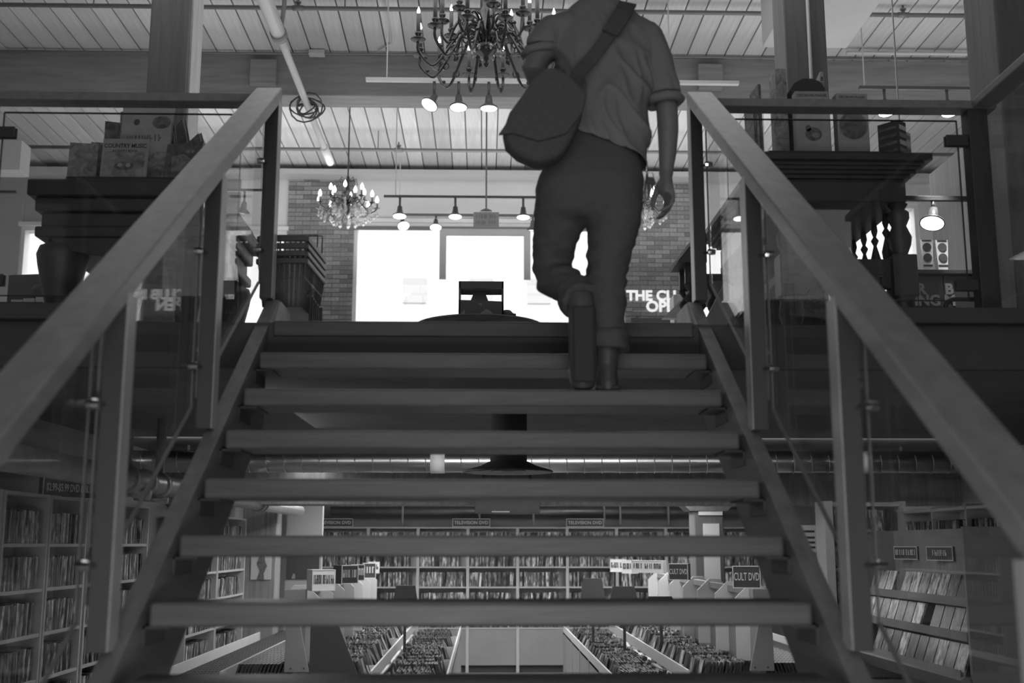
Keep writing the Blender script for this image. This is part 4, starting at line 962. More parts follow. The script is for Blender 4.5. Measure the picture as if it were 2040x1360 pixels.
# hands: palm, four fingers, thumb
def hand(wrist, dirs, side):
    pass
sk.loft([(0.704, 4.235, 2.945, 0.024, 0.026), (0.703, 4.235, 2.92, 0.026, 0.034), (0.702, 4.232, 2.89, 0.028, 0.040), (0.702, 4.23, 2.862, 0.026, 0.040), (0.702, 4.23, 2.852, 0.018, 0.034)], 14)
for k, (dx, dy, l) in enumerate(((-0.006, 0.030, 0.94), (0.001, 0.010, 1.0), (0.007, -0.010, 0.95), (0.012, -0.028, 0.80))):
    x, y, z = 0.706 + dx, 4.232 + dy, 2.865
    sk.tube([(x, y, z + 0.02), (x + 0.005, y, z - 0.025 * l), (x + 0.004, y, z - 0.055 * l), (x - 0.006, y, z - 0.078 * l), (x - 0.021 - 0.003 * k, y, z - 0.095 * l), (x - 0.034 - 0.003 * k, y, z - 0.104 * l)], [0.0105, 0.0105, 0.0098, 0.0092, 0.0086, 0.0065], 10)
sk.tube([(0.690, 4.255, 2.918), (0.674, 4.268, 2.888), (0.663, 4.274, 2.858), (0.657, 4.276, 2.830), (0.655, 4.274, 2.804)], [0.0155, 0.0145, 0.0115, 0.0105, 0.008], 10)
sk.loft([(0.325, 4.43, 3.275, 0.028, 0.026), (0.325, 4.432, 3.31, 0.038, 0.028), (0.325, 4.43, 3.345, 0.03, 0.024)], 12)
for k in range(4):
    z = 3.275 + 0.022 * k
    sk.tube([(0.335, 4.445, z), (0.372, 4.45, z + 0.002), (0.388, 4.43, z), (0.382, 4.405, z - 0.002), (0.366, 4.395, z - 0.002)], [0.0105, 0.010, 0.0095, 0.009, 0.007], 9)
sk.tube([(0.315, 4.41, 3.345), (0.33, 4.395, 3.365), (0.355, 4.385, 3.368), (0.375, 4.385, 3.36)], [0.014, 0.0125, 0.011, 0.0085], 9)
# legs inside the trousers, feet inside the boots
sk.loft([(0.447, 4.10, 2.10, 0.035, 0.04), (0.449, 4.10, 2.2, 0.036, 0.042), (0.455, 4.105, 2.35, 0.05, 0.056), (0.457, 4.13, 2.52, 0.055, 0.06), (0.47, 4.13, 2.68, 0.07, 0.075), (0.485, 4.14, 2.88, 0.08, 0.085)], 14)
sk.tube([(0.33, 4.15, 2.88), (0.29, 4.22, 2.74), (0.262, 4.30, 2.60), (0.285, 4.24, 2.51), (0.33, 4.15, 2.44), (0.350, 4.09, 2.40), (0.356, 4.055, 2.30), (0.356, 4.05, 2.18)], [0.08, 0.075, 0.06, 0.055, 0.046, 0.036, 0.035, 0.03], 14)
sk.loft([(0.445, 4.16, T12 + 0.03, 0.034, 0.10), (0.445, 4.15, T12 + 0.07, 0.03, 0.06), (0.446, 4.11, T12 + 0.12, 0.03, 0.035)], 12)
remesh(sk, 'body', M['skin'], pr, 0.0058, 3)
for s in (-1, 1):
    e = MB().ball((0.46 + s * 0.03, 4.467, 3.915), 0.012, 10); e.build('eye', M['paper'], pr, True)
MB().tube([(0.437, 4.474, 3.85), (0.46, 4.480, 3.847), (0.483, 4.474, 3.85)], 0.006, 8).build('mouth', M['skin'], pr, True)
hr = MB().loft([(0.46, 4.345, 3.845, 0.06, 0.07), (0.46, 4.345, 3.90, 0.082, 0.085), (0.46, 4.355, 3.96, 0.088, 0.10), (0.46, 4.36, 4.01, 0.08, 0.098), (0.46, 4.36, 4.05, 0.05, 0.06)], 18)
remesh(hr, 'hair', M['hair'], pr, 0.009, 2, lambda c: 0.004 * noise.noise(c * 60))
# shirt
sh_ = MB()
sh_.loft([(0.425, 4.15, 2.86, 0.194, 0.125), (0.43, 4.155, 2.97, 0.192, 0.122), (0.44, 4.165, 3.04, 0.188, 0.12), (0.452, 4.185, 3.13, 0.180, 0.12), (0.460, 4.22, 3.26, 0.180, 0.122), (0.466, 4.25, 3.37, 0.192, 0.125), (0.472, 4.27, 3.46, 0.203, 0.12), (0.475, 4.285, 3.54, 0.206, 0.105), (0.472, 4.295, 3.595, 0.175, 0.088), (0.464, 4.305, 3.64, 0.142, 0.08), (0.460, 4.315, 3.675, 0.105, 0.075), (0.460, 4.322, 3.705, 0.078, 0.07)], 28, 2.3)
sh_.tube([(0.60, 4.285, 3.555), (0.655, 4.265, 3.51), (0.685, 4.25, 3.42), (0.700, 4.238, 3.33), (0.706, 4.23, 3.26)], [0.068, 0.066, 0.062, 0.060, 0.056], 16)
sh_.tube([(0.34, 4.285, 3.565), (0.268, 4.268, 3.54), (0.232, 4.252, 3.48), (0.218, 4.245, 3.45)], [0.072, 0.070, 0.065, 0.063], 16)
def fold(c):
    d = c.x * 0.55 - c.z * 0.83                      # folds fall steeply from the strap to the right hem
    e = c.x * 0.83 + c.z * 0.55
    w = 0.05 * noise.noise(Vector((c.x * 5, c.z * 5, 2)))
    a = noise.noise(Vector((d * 3.2, (e + w) * 12, c.y * 4))); b_ = noise.noise(Vector((d * 8 + 3, (e + w) * 26, c.y * 8)))
    low = max(0.15, min(1.0, (3.66 - c.z) / 0.35))
    a2 = noise.noise(Vector((d * 2.6 + 7, (e * 0.9 + d * 0.35 + w) * 17, c.y * 4 + 3)))
    rdg = max(max(1 - abs(a) * 3.0, 0) ** 2, 0.75 * max(1 - abs(a2) * 3.4, 0) ** 2)
    return low * (0.021 * rdg - 0.004 + 0.005 * b_)
hem = ((Vector((0.606, 0, 2.945)), Vector((-0.42, 0.0, -1)).normalized()),)
shirt = remesh(sh_, 'shirt', M['shirt'], pr, 0.0085, 5, fold, hem)
sd = shirt.modifiers.new('solid', 'SOLIDIFY'); sd.thickness = 0.004; sd.offset = -1
MB().tube([(0.642, 4.228, 3.232), (0.660, 4.285, 3.236), (0.708, 4.295, 3.245), (0.757, 4.275, 3.248), (0.766, 4.225, 3.246), (0.745, 4.175, 3.240), (0.705, 4.160, 3.235), (0.660, 4.172, 3.230), (0.642, 4.228, 3.232)], 0.019, 10).build('sleeve_cuff', M['shirt'], shirt, True)
MB().tube([(0.156, 4.235, 3.43), (0.172, 4.29, 3.437), (0.217, 4.31, 3.445), (0.266, 4.29, 3.452), (0.280, 4.24, 3.452), (0.262, 4.19, 3.448), (0.217, 4.175, 3.438), (0.172, 4.19, 3.432), (0.156, 4.235, 3.43)], 0.017, 10).build('sleeve_cuff', M['shirt'], shirt, True)
MB().loft([(0.463, 4.317, 3.665, 0.082, 0.075), (0.462, 4.325, 3.70, 0.073, 0.072), (0.461, 4.333, 3.735, 0.069, 0.072), (0.461, 4.333, 3.732, 0.062, 0.065), (0.462, 4.32, 3.68, 0.066, 0.062)], 18).build('collar', M['shirt'], shirt, True)
# trousers
tr_ = MB()
tr_.loft([(0.43, 4.165, 3.10, 0.140, 0.085), (0.428, 4.16, 3.04, 0.155, 0.095), (0.42, 4.15, 2.99, 0.168, 0.105), (0.408, 4.145, 2.93, 0.190, 0.125), (0.398, 4.14, 2.86, 0.206, 0.138), (0.393, 4.14, 2.79, 0.203, 0.126), (0.391, 4.14, 2.745, 0.188, 0.112), (0.391, 4.14, 2.715, 0.15, 0.08)], 26, 2.4)
tr_.loft([(0.497, 4.138, 2.86, 0.10, 0.125), (0.493, 4.136, 2.79, 0.104, 0.124), (0.488, 4.132, 2.72, 0.103, 0.117), (0.470, 4.13, 2.622, 0.088, 0.10), (0.455, 4.125, 2.522, 0.077, 0.088), (0.452, 4.115, 2.444, 0.071, 0.085), (0.457, 4.108, 2.348, 0.065, 0.078), (0.453, 4.105, 2.26, 0.070, 0.076), (0.452, 4.10, 2.235, 0.071, 0.076)], 20)
tr_.tube([(0.300, 4.145, 2.85), (0.286, 4.165, 2.755), (0.268, 4.22, 2.66), (0.258, 4.275, 2.58), (0.272, 4.25, 2.525), (0.312, 4.17, 2.475), (0.335, 4.115, 2.43), (0.342, 4.09, 2.405)], [0.11, 0.102, 0.086, 0.078, 0.076, 0.070, 0.064, 0.062], 18)
def fold2(c):
    k = max(0, min(1, (2.95 - c.z) / 0.15))
    a = noise.noise(Vector((c.x * 10, c.y * 10, c.z * 30))); b_ = noise.noise(Vector((c.x * 22 + 9, c.y * 20, c.z * 46)))
    kn = math.exp(-((c.z - 2.5) / 0.12) ** 2) + math.exp(-((c.z - 2.3) / 0.1) ** 2)
    return k * (0.005 * a + 0.003 * b_) * (1 + 1.1 * kn)
trs = remesh(tr_, 'trousers', M['trouser'], pr, 0.009, 9, fold2)
cuffr = MB().loft([(0.452, 4.102, 2.225, 0.068, 0.076), (0.453, 4.102, 2.215, 0.078, 0.084), (0.455, 4.102, 2.25, 0.080, 0.086), (0.455, 4.104, 2.29, 0.076, 0.084), (0.455, 4.104, 2.30, 0.066, 0.076)], 20)
remesh(cuffr, 'rolled_cuff', M['trouser'], trs, 0.008, 2, fold2)
cm = Matrix.Translation((0.345, 4.10, 2.415)) @ Matrix.Rotation(R(-55), 4, 'X') @ Matrix.Rotation(R(-18), 4, 'Y')
cl_ = MB(); q = MB().loft([(0, 0, -0.035, 0.062, 0.066), (0, 0, -0.04, 0.074, 0.076), (0, 0, 0.0, 0.076, 0.078), (0, 0, 0.04, 0.074, 0.076), (0, 0, 0.045, 0.066, 0.068)], 20)
cl_.v = [tuple(cm @ Vector(p)) for p in q.v]; cl_.f = q.f
remesh(cl_, 'rolled_cuff', M['trouser'], trs, 0.008, 2, fold2)
# boots
b1 = MB().loft([(0.444, 4.155, T12 + 0.001, 0.048, 0.135), (0.444, 4.155, T12 + 0.03, 0.050, 0.138), (0.445, 4.15, T12 + 0.06, 0.045, 0.12), (0.446, 4.12, T12 + 0.10, 0.042, 0.075), (0.448, 4.10, T12 + 0.14, 0.044, 0.056), (0.449, 4.10, T12 + 0.20, 0.048, 0.055)], 18)
bo = remesh(b1, 'boot', M['boot'], pr, 0.007, 2)
MB().box(0.402, 0.487, 4.025, 4.285, T12 + 0.001, T12 + 0.022).build('sole', M['rubber'], bo, bevel=0.008)
b2 = MB().tube([(0.350, 4.075, 2.42), (0.354, 4.055, 2.36), (0.356, 4.05, 2.30), (0.356, 4.055, 2.22), (0.356, 4.06, 2.14), (0.356, 4.075, 2.09), (0.356, 4.10, 2.078)], [0.05, 0.05, 0.053, 0.052, 0.052, 0.045, 0.02], 16, 0.85)
bo = remesh(b2, 'boot', M['boot'], pr, 0.007, 2)
MB().box(0.318, 0.394, 3.998, 4.016, 2.09, 2.365).build('sole', M['rubber'], bo, bevel=0.008)

# messenger bag on the back, its flap and strap
bag = thing('messenger_bag', (0.2, 4.0, 2.91), 'black canvas messenger bag slung across the climbing person', 'bag')
SB = lambda P: [(x * 0.98, EYE + (z - EYE) * 0.98) for x, z in P]
outl = [(0.066, 3.035), (0.085, 3.09), (0.146, 3.172), (0.176, 3.222), (0.222, 3.268), (0.262, 3.268), (0.306, 3.243), (0.371, 3.175), (0.362, 3.10), (0.325, 3.01), (0.285, 2.94), (0.196, 2.908), (0.118, 2.944), (0.076, 2.985)]
MB().prism(SB(outl), 'y', 3.945, 4.055).build('body', M['canvas'], bag, bevel=0.03, seg=4)
flap = [(0.048, 3.012), (0.075, 3.055), (0.090, 3.10), (0.146, 3.18), (0.176, 3.23), (0.222, 3.276), (0.262, 3.276), (0.31, 3.25), (0.378, 3.178), (0.36, 3.10), (0.30, 3.02), (0.20, 2.99), (0.10, 3.02)]
MB().prism(SB(flap), 'y', 3.932, 3.947).build('flap', M['canvas'], bag, bevel=0.005)
def ribbon(pts, w, th, nrm):
    pts = [Vector(p) for p in pts]; rg = []
    for i, p in enumerate(pts):
        t = (pts[min(i + 1, len(pts) - 1)] - pts[max(i - 1, 0)]).normalized(); n = Vector(nrm[i]).normalized()
        s = t.cross(n).normalized(); n = s.cross(t).normalized()
        rg.append([p + s * w / 2 + n * th / 2, p - s * w / 2 + n * th / 2, p - s * w / 2 - n * th / 2, p + s * w / 2 - n * th / 2])
    return MB().rings(rg)
ribbon([(0.325, 3.98, 3.19), (0.345, 4.035, 3.262), (0.40, 4.095, 3.345), (0.45, 4.118, 3.42), (0.50, 4.132, 3.50), (0.54, 4.165, 3.575), (0.565, 4.22, 3.632), (0.567, 4.30, 3.650), (0.55, 4.375, 3.60), (0.49, 4.40, 3.48), (0.39, 4.395, 3.38), (0.28, 4.33, 3.26), (0.20, 4.20, 3.20), (0.175, 4.05, 3.20)], 0.052, 0.006,
       [(0, -1, 0), (0.1, -1, 0), (0, -1, 0.2), (0, -1, 0.3), (0, -1, 0.3), (0.1, -0.8, 0.6), (0.2, -0.4, 0.9), (0.2, 0.2, 1), (0.1, 0.9, 0.4), (0, 1, 0.2), (-0.2, 1, 0), (-0.7, 0.7, 0), (-1, 0.1, 0), (-1, -0.3, 0)]).build('strap', M['canvas'], bag)
ribbon([(0.48, 4.112, 3.465), (0.50, 4.124, 3.50), (0.54, 4.157, 3.577), (0.566, 4.215, 3.64)], 0.068, 0.010, [(0, -1, 0.3), (0, -1, 0.3), (0.1, -0.8, 0.6), (0.2, -0.4, 0.9)]).build('shoulder_pad', M['canvas'], bag)
# keys on the belt
kr = thing('key_ring', (0.615, 4.12, 2.79), 'bunch of keys with a cord loop hanging at the right hip of the climbing person', 'keys')
MB().tube([(0.606, 4.12, 2.955), (0.611, 4.115, 2.93), (0.611, 4.112, 2.905)], 0.0045, 6).tube(arc_pts((0.622, 4.11, 2.892), 0.014, 0, 360, 12), 0.002, 5).build('clip', M['chrome'], kr, True)
MB().tube([(0.612, 4.11, 2.90), (0.605, 4.108, 2.86), (0.600, 4.106, 2.82), (0.604, 4.106, 2.798), (0.612, 4.106, 2.798), (0.616, 4.106, 2.82), (0.612, 4.108, 2.86), (0.613, 4.11, 2.90)], 0.0032, 6).build('cord_loop', M['black'], kr, True)
for i, (dx, rz) in enumerate(((0.004, 4), (0.012, -8), (0.018, -18))):
    tr = Matrix.Translation((0.618 + dx * 0.6, 4.105 + 0.004 * i, 2.885)) @ Matrix.Rotation(R(rz), 4, 'Y')
    MB().box(-0.009, 0.009, 0, 0.003, -0.028, 0, tr).box(-0.004, 0.004, 0, 0.003, -0.058 + 0.006 * i, -0.028, tr).build('key', M['steel'], kr, bevel=0.001)
# ------------------------------------------------------------------ basement: ducts, pipes, beam
du = thing('spiral_duct', (0.5, 8.95, 2.07), 'shiny spiral duct running across under the basement ceiling', 'duct')
MB().tube([(-2.72, 8.95, 2.158), (3.72, 8.95, 2.165)], 0.086, 28).build('tube', M['duct'], du, True)
rib = MB()
x = -2.66
while x < 3.66:
    rib.tube([(x + 0.035 * i / 12, 8.95 + 0.0885 * math.cos(2 * math.pi * i / 12), 2.16 + 0.0885 * math.sin(2 * math.pi * i / 12)) for i in range(13)], 0.0035, 4); x += 0.137
r_ = rib.build('spiral_seam', M['duct'], du); r_['kind'] = 'stuff'
for x, m in ((-0.36, 'white'), (2.98, 'white'), (-2.05, 'duct')): MB().tube([(x - 0.055, 8.95, 2.16), (x + 0.055, 8.95, 2.16)], 0.0915, 28).build('joint_wrap', M[m], du, True)
for x in (-2.3, -1.0, 1.9, 3.3): MB().tube([(x, 8.95, 2.24), (x, 8.95, 2.285)], 0.012, 6).build('hanger', M['pipe'], du)
df = thing('ceiling_diffuser', (0.135, 6.2, 1.90), 'black round ceiling diffuser hanging in front of the spiral duct', 'vent')
MB().lathe([(0.10, 0.06), (0.115, 0.055), (0.155, 0.035), (0.235, 0.012), (0.243, 0.004), (0.235, 0.0), (0.16, 0.012), (0.10, 0.02)], (0.135, 6.2, 1.905), 36).build('flared_ring', M['black'], df, True)
for r0 in (0.05, 0.115): MB().lathe([(r0, 0.02), (r0 + 0.045, 0.006), (r0 + 0.05, 0.008), (r0 + 0.006, 0.024)], (0.135, 6.2, 1.905), 30).build('inner_ring', M['black'], df, True)
MB().lathe([(0.001, 0.008), (0.035, 0.008), (0.035, 0.03), (0.001, 0.03)], (0.135, 6.2, 1.905), 20).build('centre_cap', M['black'], df, True)
MB().lathe([(0.10, 0.0), (0.10, 0.06), (0.108, 0.062), (0.108, 0.07), (0.10, 0.072), (0.10, 0.09), (0.108, 0.092), (0.108, 0.10), (0.10, 0.102), (0.10, 0.335), (0.09, 0.335), (0.09, 0.0)], (0.135, 6.2, 1.95), 26).build('neck', M['pipe'], df, True)
st(MB().box(-2.75, 4.2, 10.0, 10.28, 1.86, 2.285).build('beam_basement', M['columnlow'], bevel=0.01))
hb = thing('projector', (0.2, 9.85, 1.79), 'black flat box hung under the basement beam with a pale strip', 'box')
MB().box(-0.075, 0.475, 9.72, 9.98, 1.785, 1.90).build('housing', M['black'], hb, bevel=0.004)
MB().box(0.07, 0.22, 9.712, 9.72, 1.79, 1.80).build('pale_strip', M['white'], hb)
for x in (0.0, 0.4): MB().tube([(x, 9.86, 1.9), (x, 9.86, 2.285)], 0.012, 6).build('hanger', M['black'], hb)
gp = thing('drain_pipe', (-1.98, 8.0, 1.83), 'fat grey drain pipe with bolted couplings running away along the left', 'pipe')
MB().tube([(-1.98, 4.7, 1.88), (-1.98, 12.4, 1.88)], 0.062, 18).build('pipe', M['pipelow'], gp, True)
for y in (6.4, 6.75, 7.05, 10.15, 10.3): MB().tube([(-1.98, y - 0.03, 1.88), (-1.98, y + 0.03, 1.88)], 0.076, 18).build('coupling', M['pipelow'], gp, True)
for y in (6.4, 7.05, 10.15): MB().tube([(-1.98, y, 1.95), (-1.98, y, 2.285)], 0.03, 10).build('hanger', M['pipe'], gp)
MB().tube([(-2.10, 6.6, 1.84), (-1.9, 6.6, 1.80)], 0.035, 10).build('valve', M['pipelow'], gp, True)
MB().tube([(-2.08, 6.9, 1.80), (-1.88, 6.9, 1.78)], 0.02, 8).build('valve', M['pipelow'], gp, True)
gp2 = thing('steam_pipe', (0, 14.2, 1.95), 'pale pipe along the back wall above the television shelves', 'pipe')
MB().tube([(-1.9, 14.35, 1.935), (3.6, 14.35, 1.935)], 0.05, 12).build('pipe', M['pipelow'], gp2, True)
for x in (-1.0, -0.05, 0.62, 1.5, 1.7, 2.3): MB().tube([(x, 14.28, 1.76), (x, 14.28, 2.28)], 0.014, 6).build('riser', M['pipelight'], gp2, True)
for x0, x1, z0, z1, lb in ((-0.62, -0.10, 1.90, 2.0, 'added pale panel for a bright patch, back wall left of the black projector'), (0.86, 1.22, 1.91, 1.95, 'thin added panel for a bright patch, back wall right of the black projector'), (1.95, 2.5, 1.92, 2.0, 'added pale panel for a bright patch, back wall above the right column')):
    tag(MB().prism([(x0, z0), (x1, z0 + 0.005), (x1, z1 - 0.015), ((x0 + x1) / 2, z1), (x0, z1 - 0.03)], 'y', 14.66, 14.69).build('wall_banner', M['paper']), lb, 'banner')  # pale flats added to stand for bright patches on the wall
# basement columns
wc = wood_column('column_basement', -2.55, -2.19, 12.3, 12.6, 0, 2.285, 'columnlow')
rc = wood_column('column_basement', 2.02, 2.30, 11.0, 11.3, 0, 2.285, 'column')
MB().box(2.10, 2.255, 10.99, 11.0, 0.7, 1.72).box(2.06, 2.29, 10.99, 11.0, 1.80, 1.95).build('white_panel', M['white'], rc)
MB().prism([(1.80, 2.0), (2.50, 2.0), (2.34, 1.84), (1.98, 1.84)], 'y', 10.985, 11.31).build('bracket_capital', M['column'], rc)
po = tag(MB().box(-2.445, -2.235, 12.285, 12.297, 1.16, 1.46).build('poster', M['paper']), 'white poster with a dark torn figure on the wooden basement column', 'poster')
MB().prism([(-2.37, 1.46), (-2.31, 1.46), (-2.30, 1.36), (-2.275, 1.30), (-2.31, 1.22), (-2.30, 1.16), (-2.38, 1.16), (-2.35, 1.25), (-2.385, 1.32), (-2.36, 1.40)], 'y', 12.281, 12.286).build('print', M['coverdark'], po)
st(MB().box(-2.17, -1.78, 12.8, 12.9, 0, 2.285).build('wall_basement_stub', M['plastergrey']))
po = tag(MB().box(-2.155, -1.80, 12.786, 12.799, 1.15, 1.50).build('poster', M['signblack']), 'black film poster beside the wooden basement column', 'poster')
mb, wd = strokes((3, 9), 0.026, 9, 0.25); mb.v = [(x * 0.24 / wd - 1.99, y + 12.7855, z + 1.42) for x, y, z in mb.v]; mb.build('lettering', M['greyink'], po)
MB().prism([(-2.10, 1.155), (-2.06, 1.155), (-2.06, 1.20), (-2.08, 1.215)], 'y', 12.783, 12.787).prism([(-1.90, 1.155), (-1.84, 1.155), (-1.86, 1.20), (-1.89, 1.215)], 'y', 12.783, 12.787).build('print', M['greyink'], po)

# ------------------------------------------------------------------ dvd cases: 300 singles nearest the camera, the rest one mass
CT, CD, CH = 0.0145, 0.135, 0.19
q = MB().box(0, CT, 0, CD, 0, CH)
dvd_me = bpy.data.meshes.new('dvd_case'); dvd_me.from_pydata(q.v, [], q.f); dvd_me.materials.append(M['dvd']); dvd_me.materials.append(M['caseblack'])
for p in dvd_me.polygons: p.material_index = 1 if p.index % 6 in (0, 1, 3) else 0
mass = MB(); n_single = 0
rd = random.Random(11)
def dvd(mtx, label=None, group=None, sc=(1, 1, 1)):
    global n_single
    if label and n_single < 300:
        o = bpy.data.objects.new('dvd_case', dvd_me); COL.objects.link(o); o.matrix_world = mtx @ Matrix.Diagonal((*sc, 1)); tag(o, label, 'dvd', group); n_single += 1
    else:
        mass.box(0, CT * sc[0], 0, CD * sc[1], 0, CH * sc[2], mtx)
def row(origin, rz, length, label=None, group=None, fill=0.93, sc=0.93):
    """spines forward: local +x runs along the shelf, spines face local -y"""
    u = 0.004; base = Matrix.Translation(origin) @ Matrix.Rotation(R(rz), 4, 'Z')
    lean = 0.0
    while u < length * fill:
        if rd.random() < 0.07: lean = rd.uniform(0, 9)
        elif rd.random() < 0.3: lean = 0.0
        if rd.random() < 0.03: u += rd.uniform(0.01, 0.05); continue
        s = (rd.choice((1, 1, 1, 1.5, 2.2)), 1, sc * rd.uniform(0.94, 1.0))
        dvd(base @ Matrix.Translation((u, rd.uniform(0, 0.008), 0)) @ Matrix.Rotation(R(lean), 4, 'Y'), label, group, s)
        u += CT * s[0] + 0.001 + 0.004 * (lean > 0)

def section_sign(x, y, z, w, h, d, rz, s, label, dark=True, ts=None):
    t = thing('section_sign', (x, y, z), label, 'sign')
    tr = Matrix.Translation((x, y, z)) @ Matrix.Rotation(R(rz), 4, 'Z')
    MB().box(-w / 2, w / 2, 0, d, 0, h, tr).build('box', M['signblack' if dark else 'white'], t, bevel=0.002)
    fm = MB(); e = 0.006
    for a in ((-w / 2, w / 2, 0, e), (-w / 2, w / 2, h - e, h), (-w / 2, -w / 2 + e, e, h - e), (w / 2 - e, w / 2, e, h - e)): fm.box(a[0], a[1], -0.003, 0.001, a[2], a[3], tr)
    fm.build('border', M['white' if dark else 'gondolawhite'], t)
    if not isinstance(s, str):                                  # unreadable in the photograph: strokes
        mb, wd = strokes(s, h * 0.42, int(abs(x * 100 + y * 10)), 0.22); k = min(1.0, w * 0.86 / wd)
        mb.v = [tuple(tr @ Matrix.Translation((0, -0.002, h * 0.55)) @ Vector((a * k, b_, c_))) for a, b_, c_ in mb.v]
        mb.build('lettering', M['whiteink' if dark else 'ink'], t); return t
    c = bpy.data.curves.new('lettering', 'FONT'); c.body = s; c.size = ts or h * 0.55; c.extrude = 0.0008; c.align_x = 'CENTER'; c.align_y = 'CENTER'; c.resolution_u = 3; c.offset = 0.0008
    o = bpy.data.objects.new('lettering', c); COL.objects.link(o)
    me = bpy.data.meshes.new_from_object(o.evaluated_get(bpy.context.evaluated_depsgraph_get())); bpy.data.objects.remove(o); bpy.data.curves.remove(c)
    wd = max(v.co.x for v in me.vertices) * 2; k = min(1.0, w * 0.9 / wd)
    me.transform(Matrix.Translation(-t.location) @ tr @ Matrix.Translation((0, -0.002, h / 2)) @ Matrix.Rotation(R(90), 4, 'X') @ Matrix.Diagonal((k, 1, 1, 1)))
    me.materials.clear(); me.materials.append(M['whiteink' if dark else 'ink']); q = bpy.data.objects.new('lettering', me); COL.objects.link(q); q.parent = t
    return t

# bookcases along the left basement wall, facing the aisle
FX = -2.46   # front plane of the left bookcases
ORD = ['first', 'second', 'third', 'fourth', 'fifth', 'sixth', 'seventh', 'eighth']
def left_bookcase(y0, y1, label, singles, levels, top):
    t = thing('bookcase', (FX - 0.1, (y0 + y1) / 2, 0), label, 'bookcase')
    S = M['shelfwhite']
    MB().box(FX - 0.19, FX - 0.18, y0, y1, 0, top).build('back_panel', S, t)
    for y in (y0, y1 - 0.022): MB().box(FX - 0.18, FX, y, y + 0.022, 0, top).build('side_panel', S, t, bevel=0.002)
    for z in levels + [top]: MB().box(FX - 0.178, FX - 0.004, y0 + 0.022, y1 - 0.022, z - 0.02, z).build('shelf', S, t, bevel=0.002)
    MB().box(FX - 0.03, FX - 0.01, y0 + 0.022, y1 - 0.022, 0, levels[0] - 0.02).build('plinth', S, t)
    for i, z in enumerate(levels):
        r = len(levels) - i
        lb = None
        if singles and z > 0.4: lb = 'dvd spine on the %s shelf from the top, %s' % (ORD[r - 1], singles)
        row((FX - 0.012, y0 + 0.026, z + 0.001), 90, y1 - y0 - 0.05, lb, 'dvds on the %s shelf from the top of the %s' % (ORD[r - 1], singles) if lb else None, rd.uniform(0.82, 0.95))
LV = [0.30, 0.545, 0.79, 1.037, 1.282, 1.528]
left_bookcase(6.62, 7.24, 'white dvd bookcase under the price sign at the left, nearest fully lit bay', 'bookcase under the price sign', LV, 1.80)
left_bookcase(7.28, 7.90, 'white dvd bookcase just right of the price sign, partly behind a railing post', None, LV, 1.80)
left_bookcase(5.98, 6.60, 'dim dvd bookcase left of the price sign at the left picture edge', None, LV, 1.80)
left_bookcase(5.34, 5.96, 'dim dvd bookcase at the very left edge of the basement', None, LV, 1.80)
left_bookcase(7.92, 8.56, 'white dvd bookcase ending the near row on the left wall', None, LV, 1.80)
LV2 = [0.27, 0.515, 0.775, 1.035, 1.28, 1.53]
left_bookcase(9.75, 10.82, 'white dvd bookcase of the far left row, nearer half', None, LV2, 1.786)
left_bookcase(10.84, 12.05, 'white dvd bookcase of the far left row beside the wooden column', None, LV2, 1.786)
section_sign(FX + 0.035, 6.87, 1.79, 0.50, 0.115, 0.03, 66, '$2.99-$5.99 DVD & BLU-RAY', 'black price sign reading $2.99-$5.99 DVD & BLU-RAY on the left bookcase')

# bookcases on the back wall under the television signs
BY = 14.2
BX = [-2.02 + 0.61 * i for i in range(10)]
LB = [0.535, 0.775, 1.018, 1.258, 1.50]
for i in range(9):
    x0, x1 = BX[i], BX[i + 1]
    t = thing('bookcase', ((x0 + x1) / 2, BY + 0.1, 0), 'white television dvd bookcase on the back wall, %s bay from the left' % (ORD + ['ninth'])[i], 'bookcase', 'back wall bookcases')
    S = M['shelfwhite']
    MB().box(x0, x1, BY + 0.17, BY + 0.18, 0, 1.735).build('back_panel', S, t)
    for x in (x0, x1 - 0.018): MB().box(x, x + 0.018, BY, BY + 0.17, 0, 1.735).build('side_panel', S, t)
    for z in LB + [1.735]: MB().box(x0 + 0.018, x1 - 0.018, BY + 0.003, BY + 0.17, z - 0.018, z).build('shelf', S, t)
    MB().box(x0 + 0.018, x1 - 0.018, BY + 0.01, BY + 0.03, 0.09, 0.517).build('door', M['gondola'], t, bevel=0.003)
    MB().box(x0 + 0.018, x1 - 0.018, BY + 0.06, BY + 0.08, 0.0, 0.09).build('kick_board', M['blackmatte'], t)
    for z in LB:
        row((x0 + 0.02, BY + 0.02, z + 0.001), 0, 0.57, None, None, rd.uniform(0.8, 0.97))
for i, x in enumerate((-1.83, -0.15, 1.25)):
    section_sign(x, BY - 0.01, 1.737, 0.46, 0.10, 0.05, 0, 'TELEVISION DVD', ['leftmost television dvd sign above the back wall shelves', 'middle television dvd sign under the black projector', 'rightmost television dvd sign above the back wall shelves'][i])

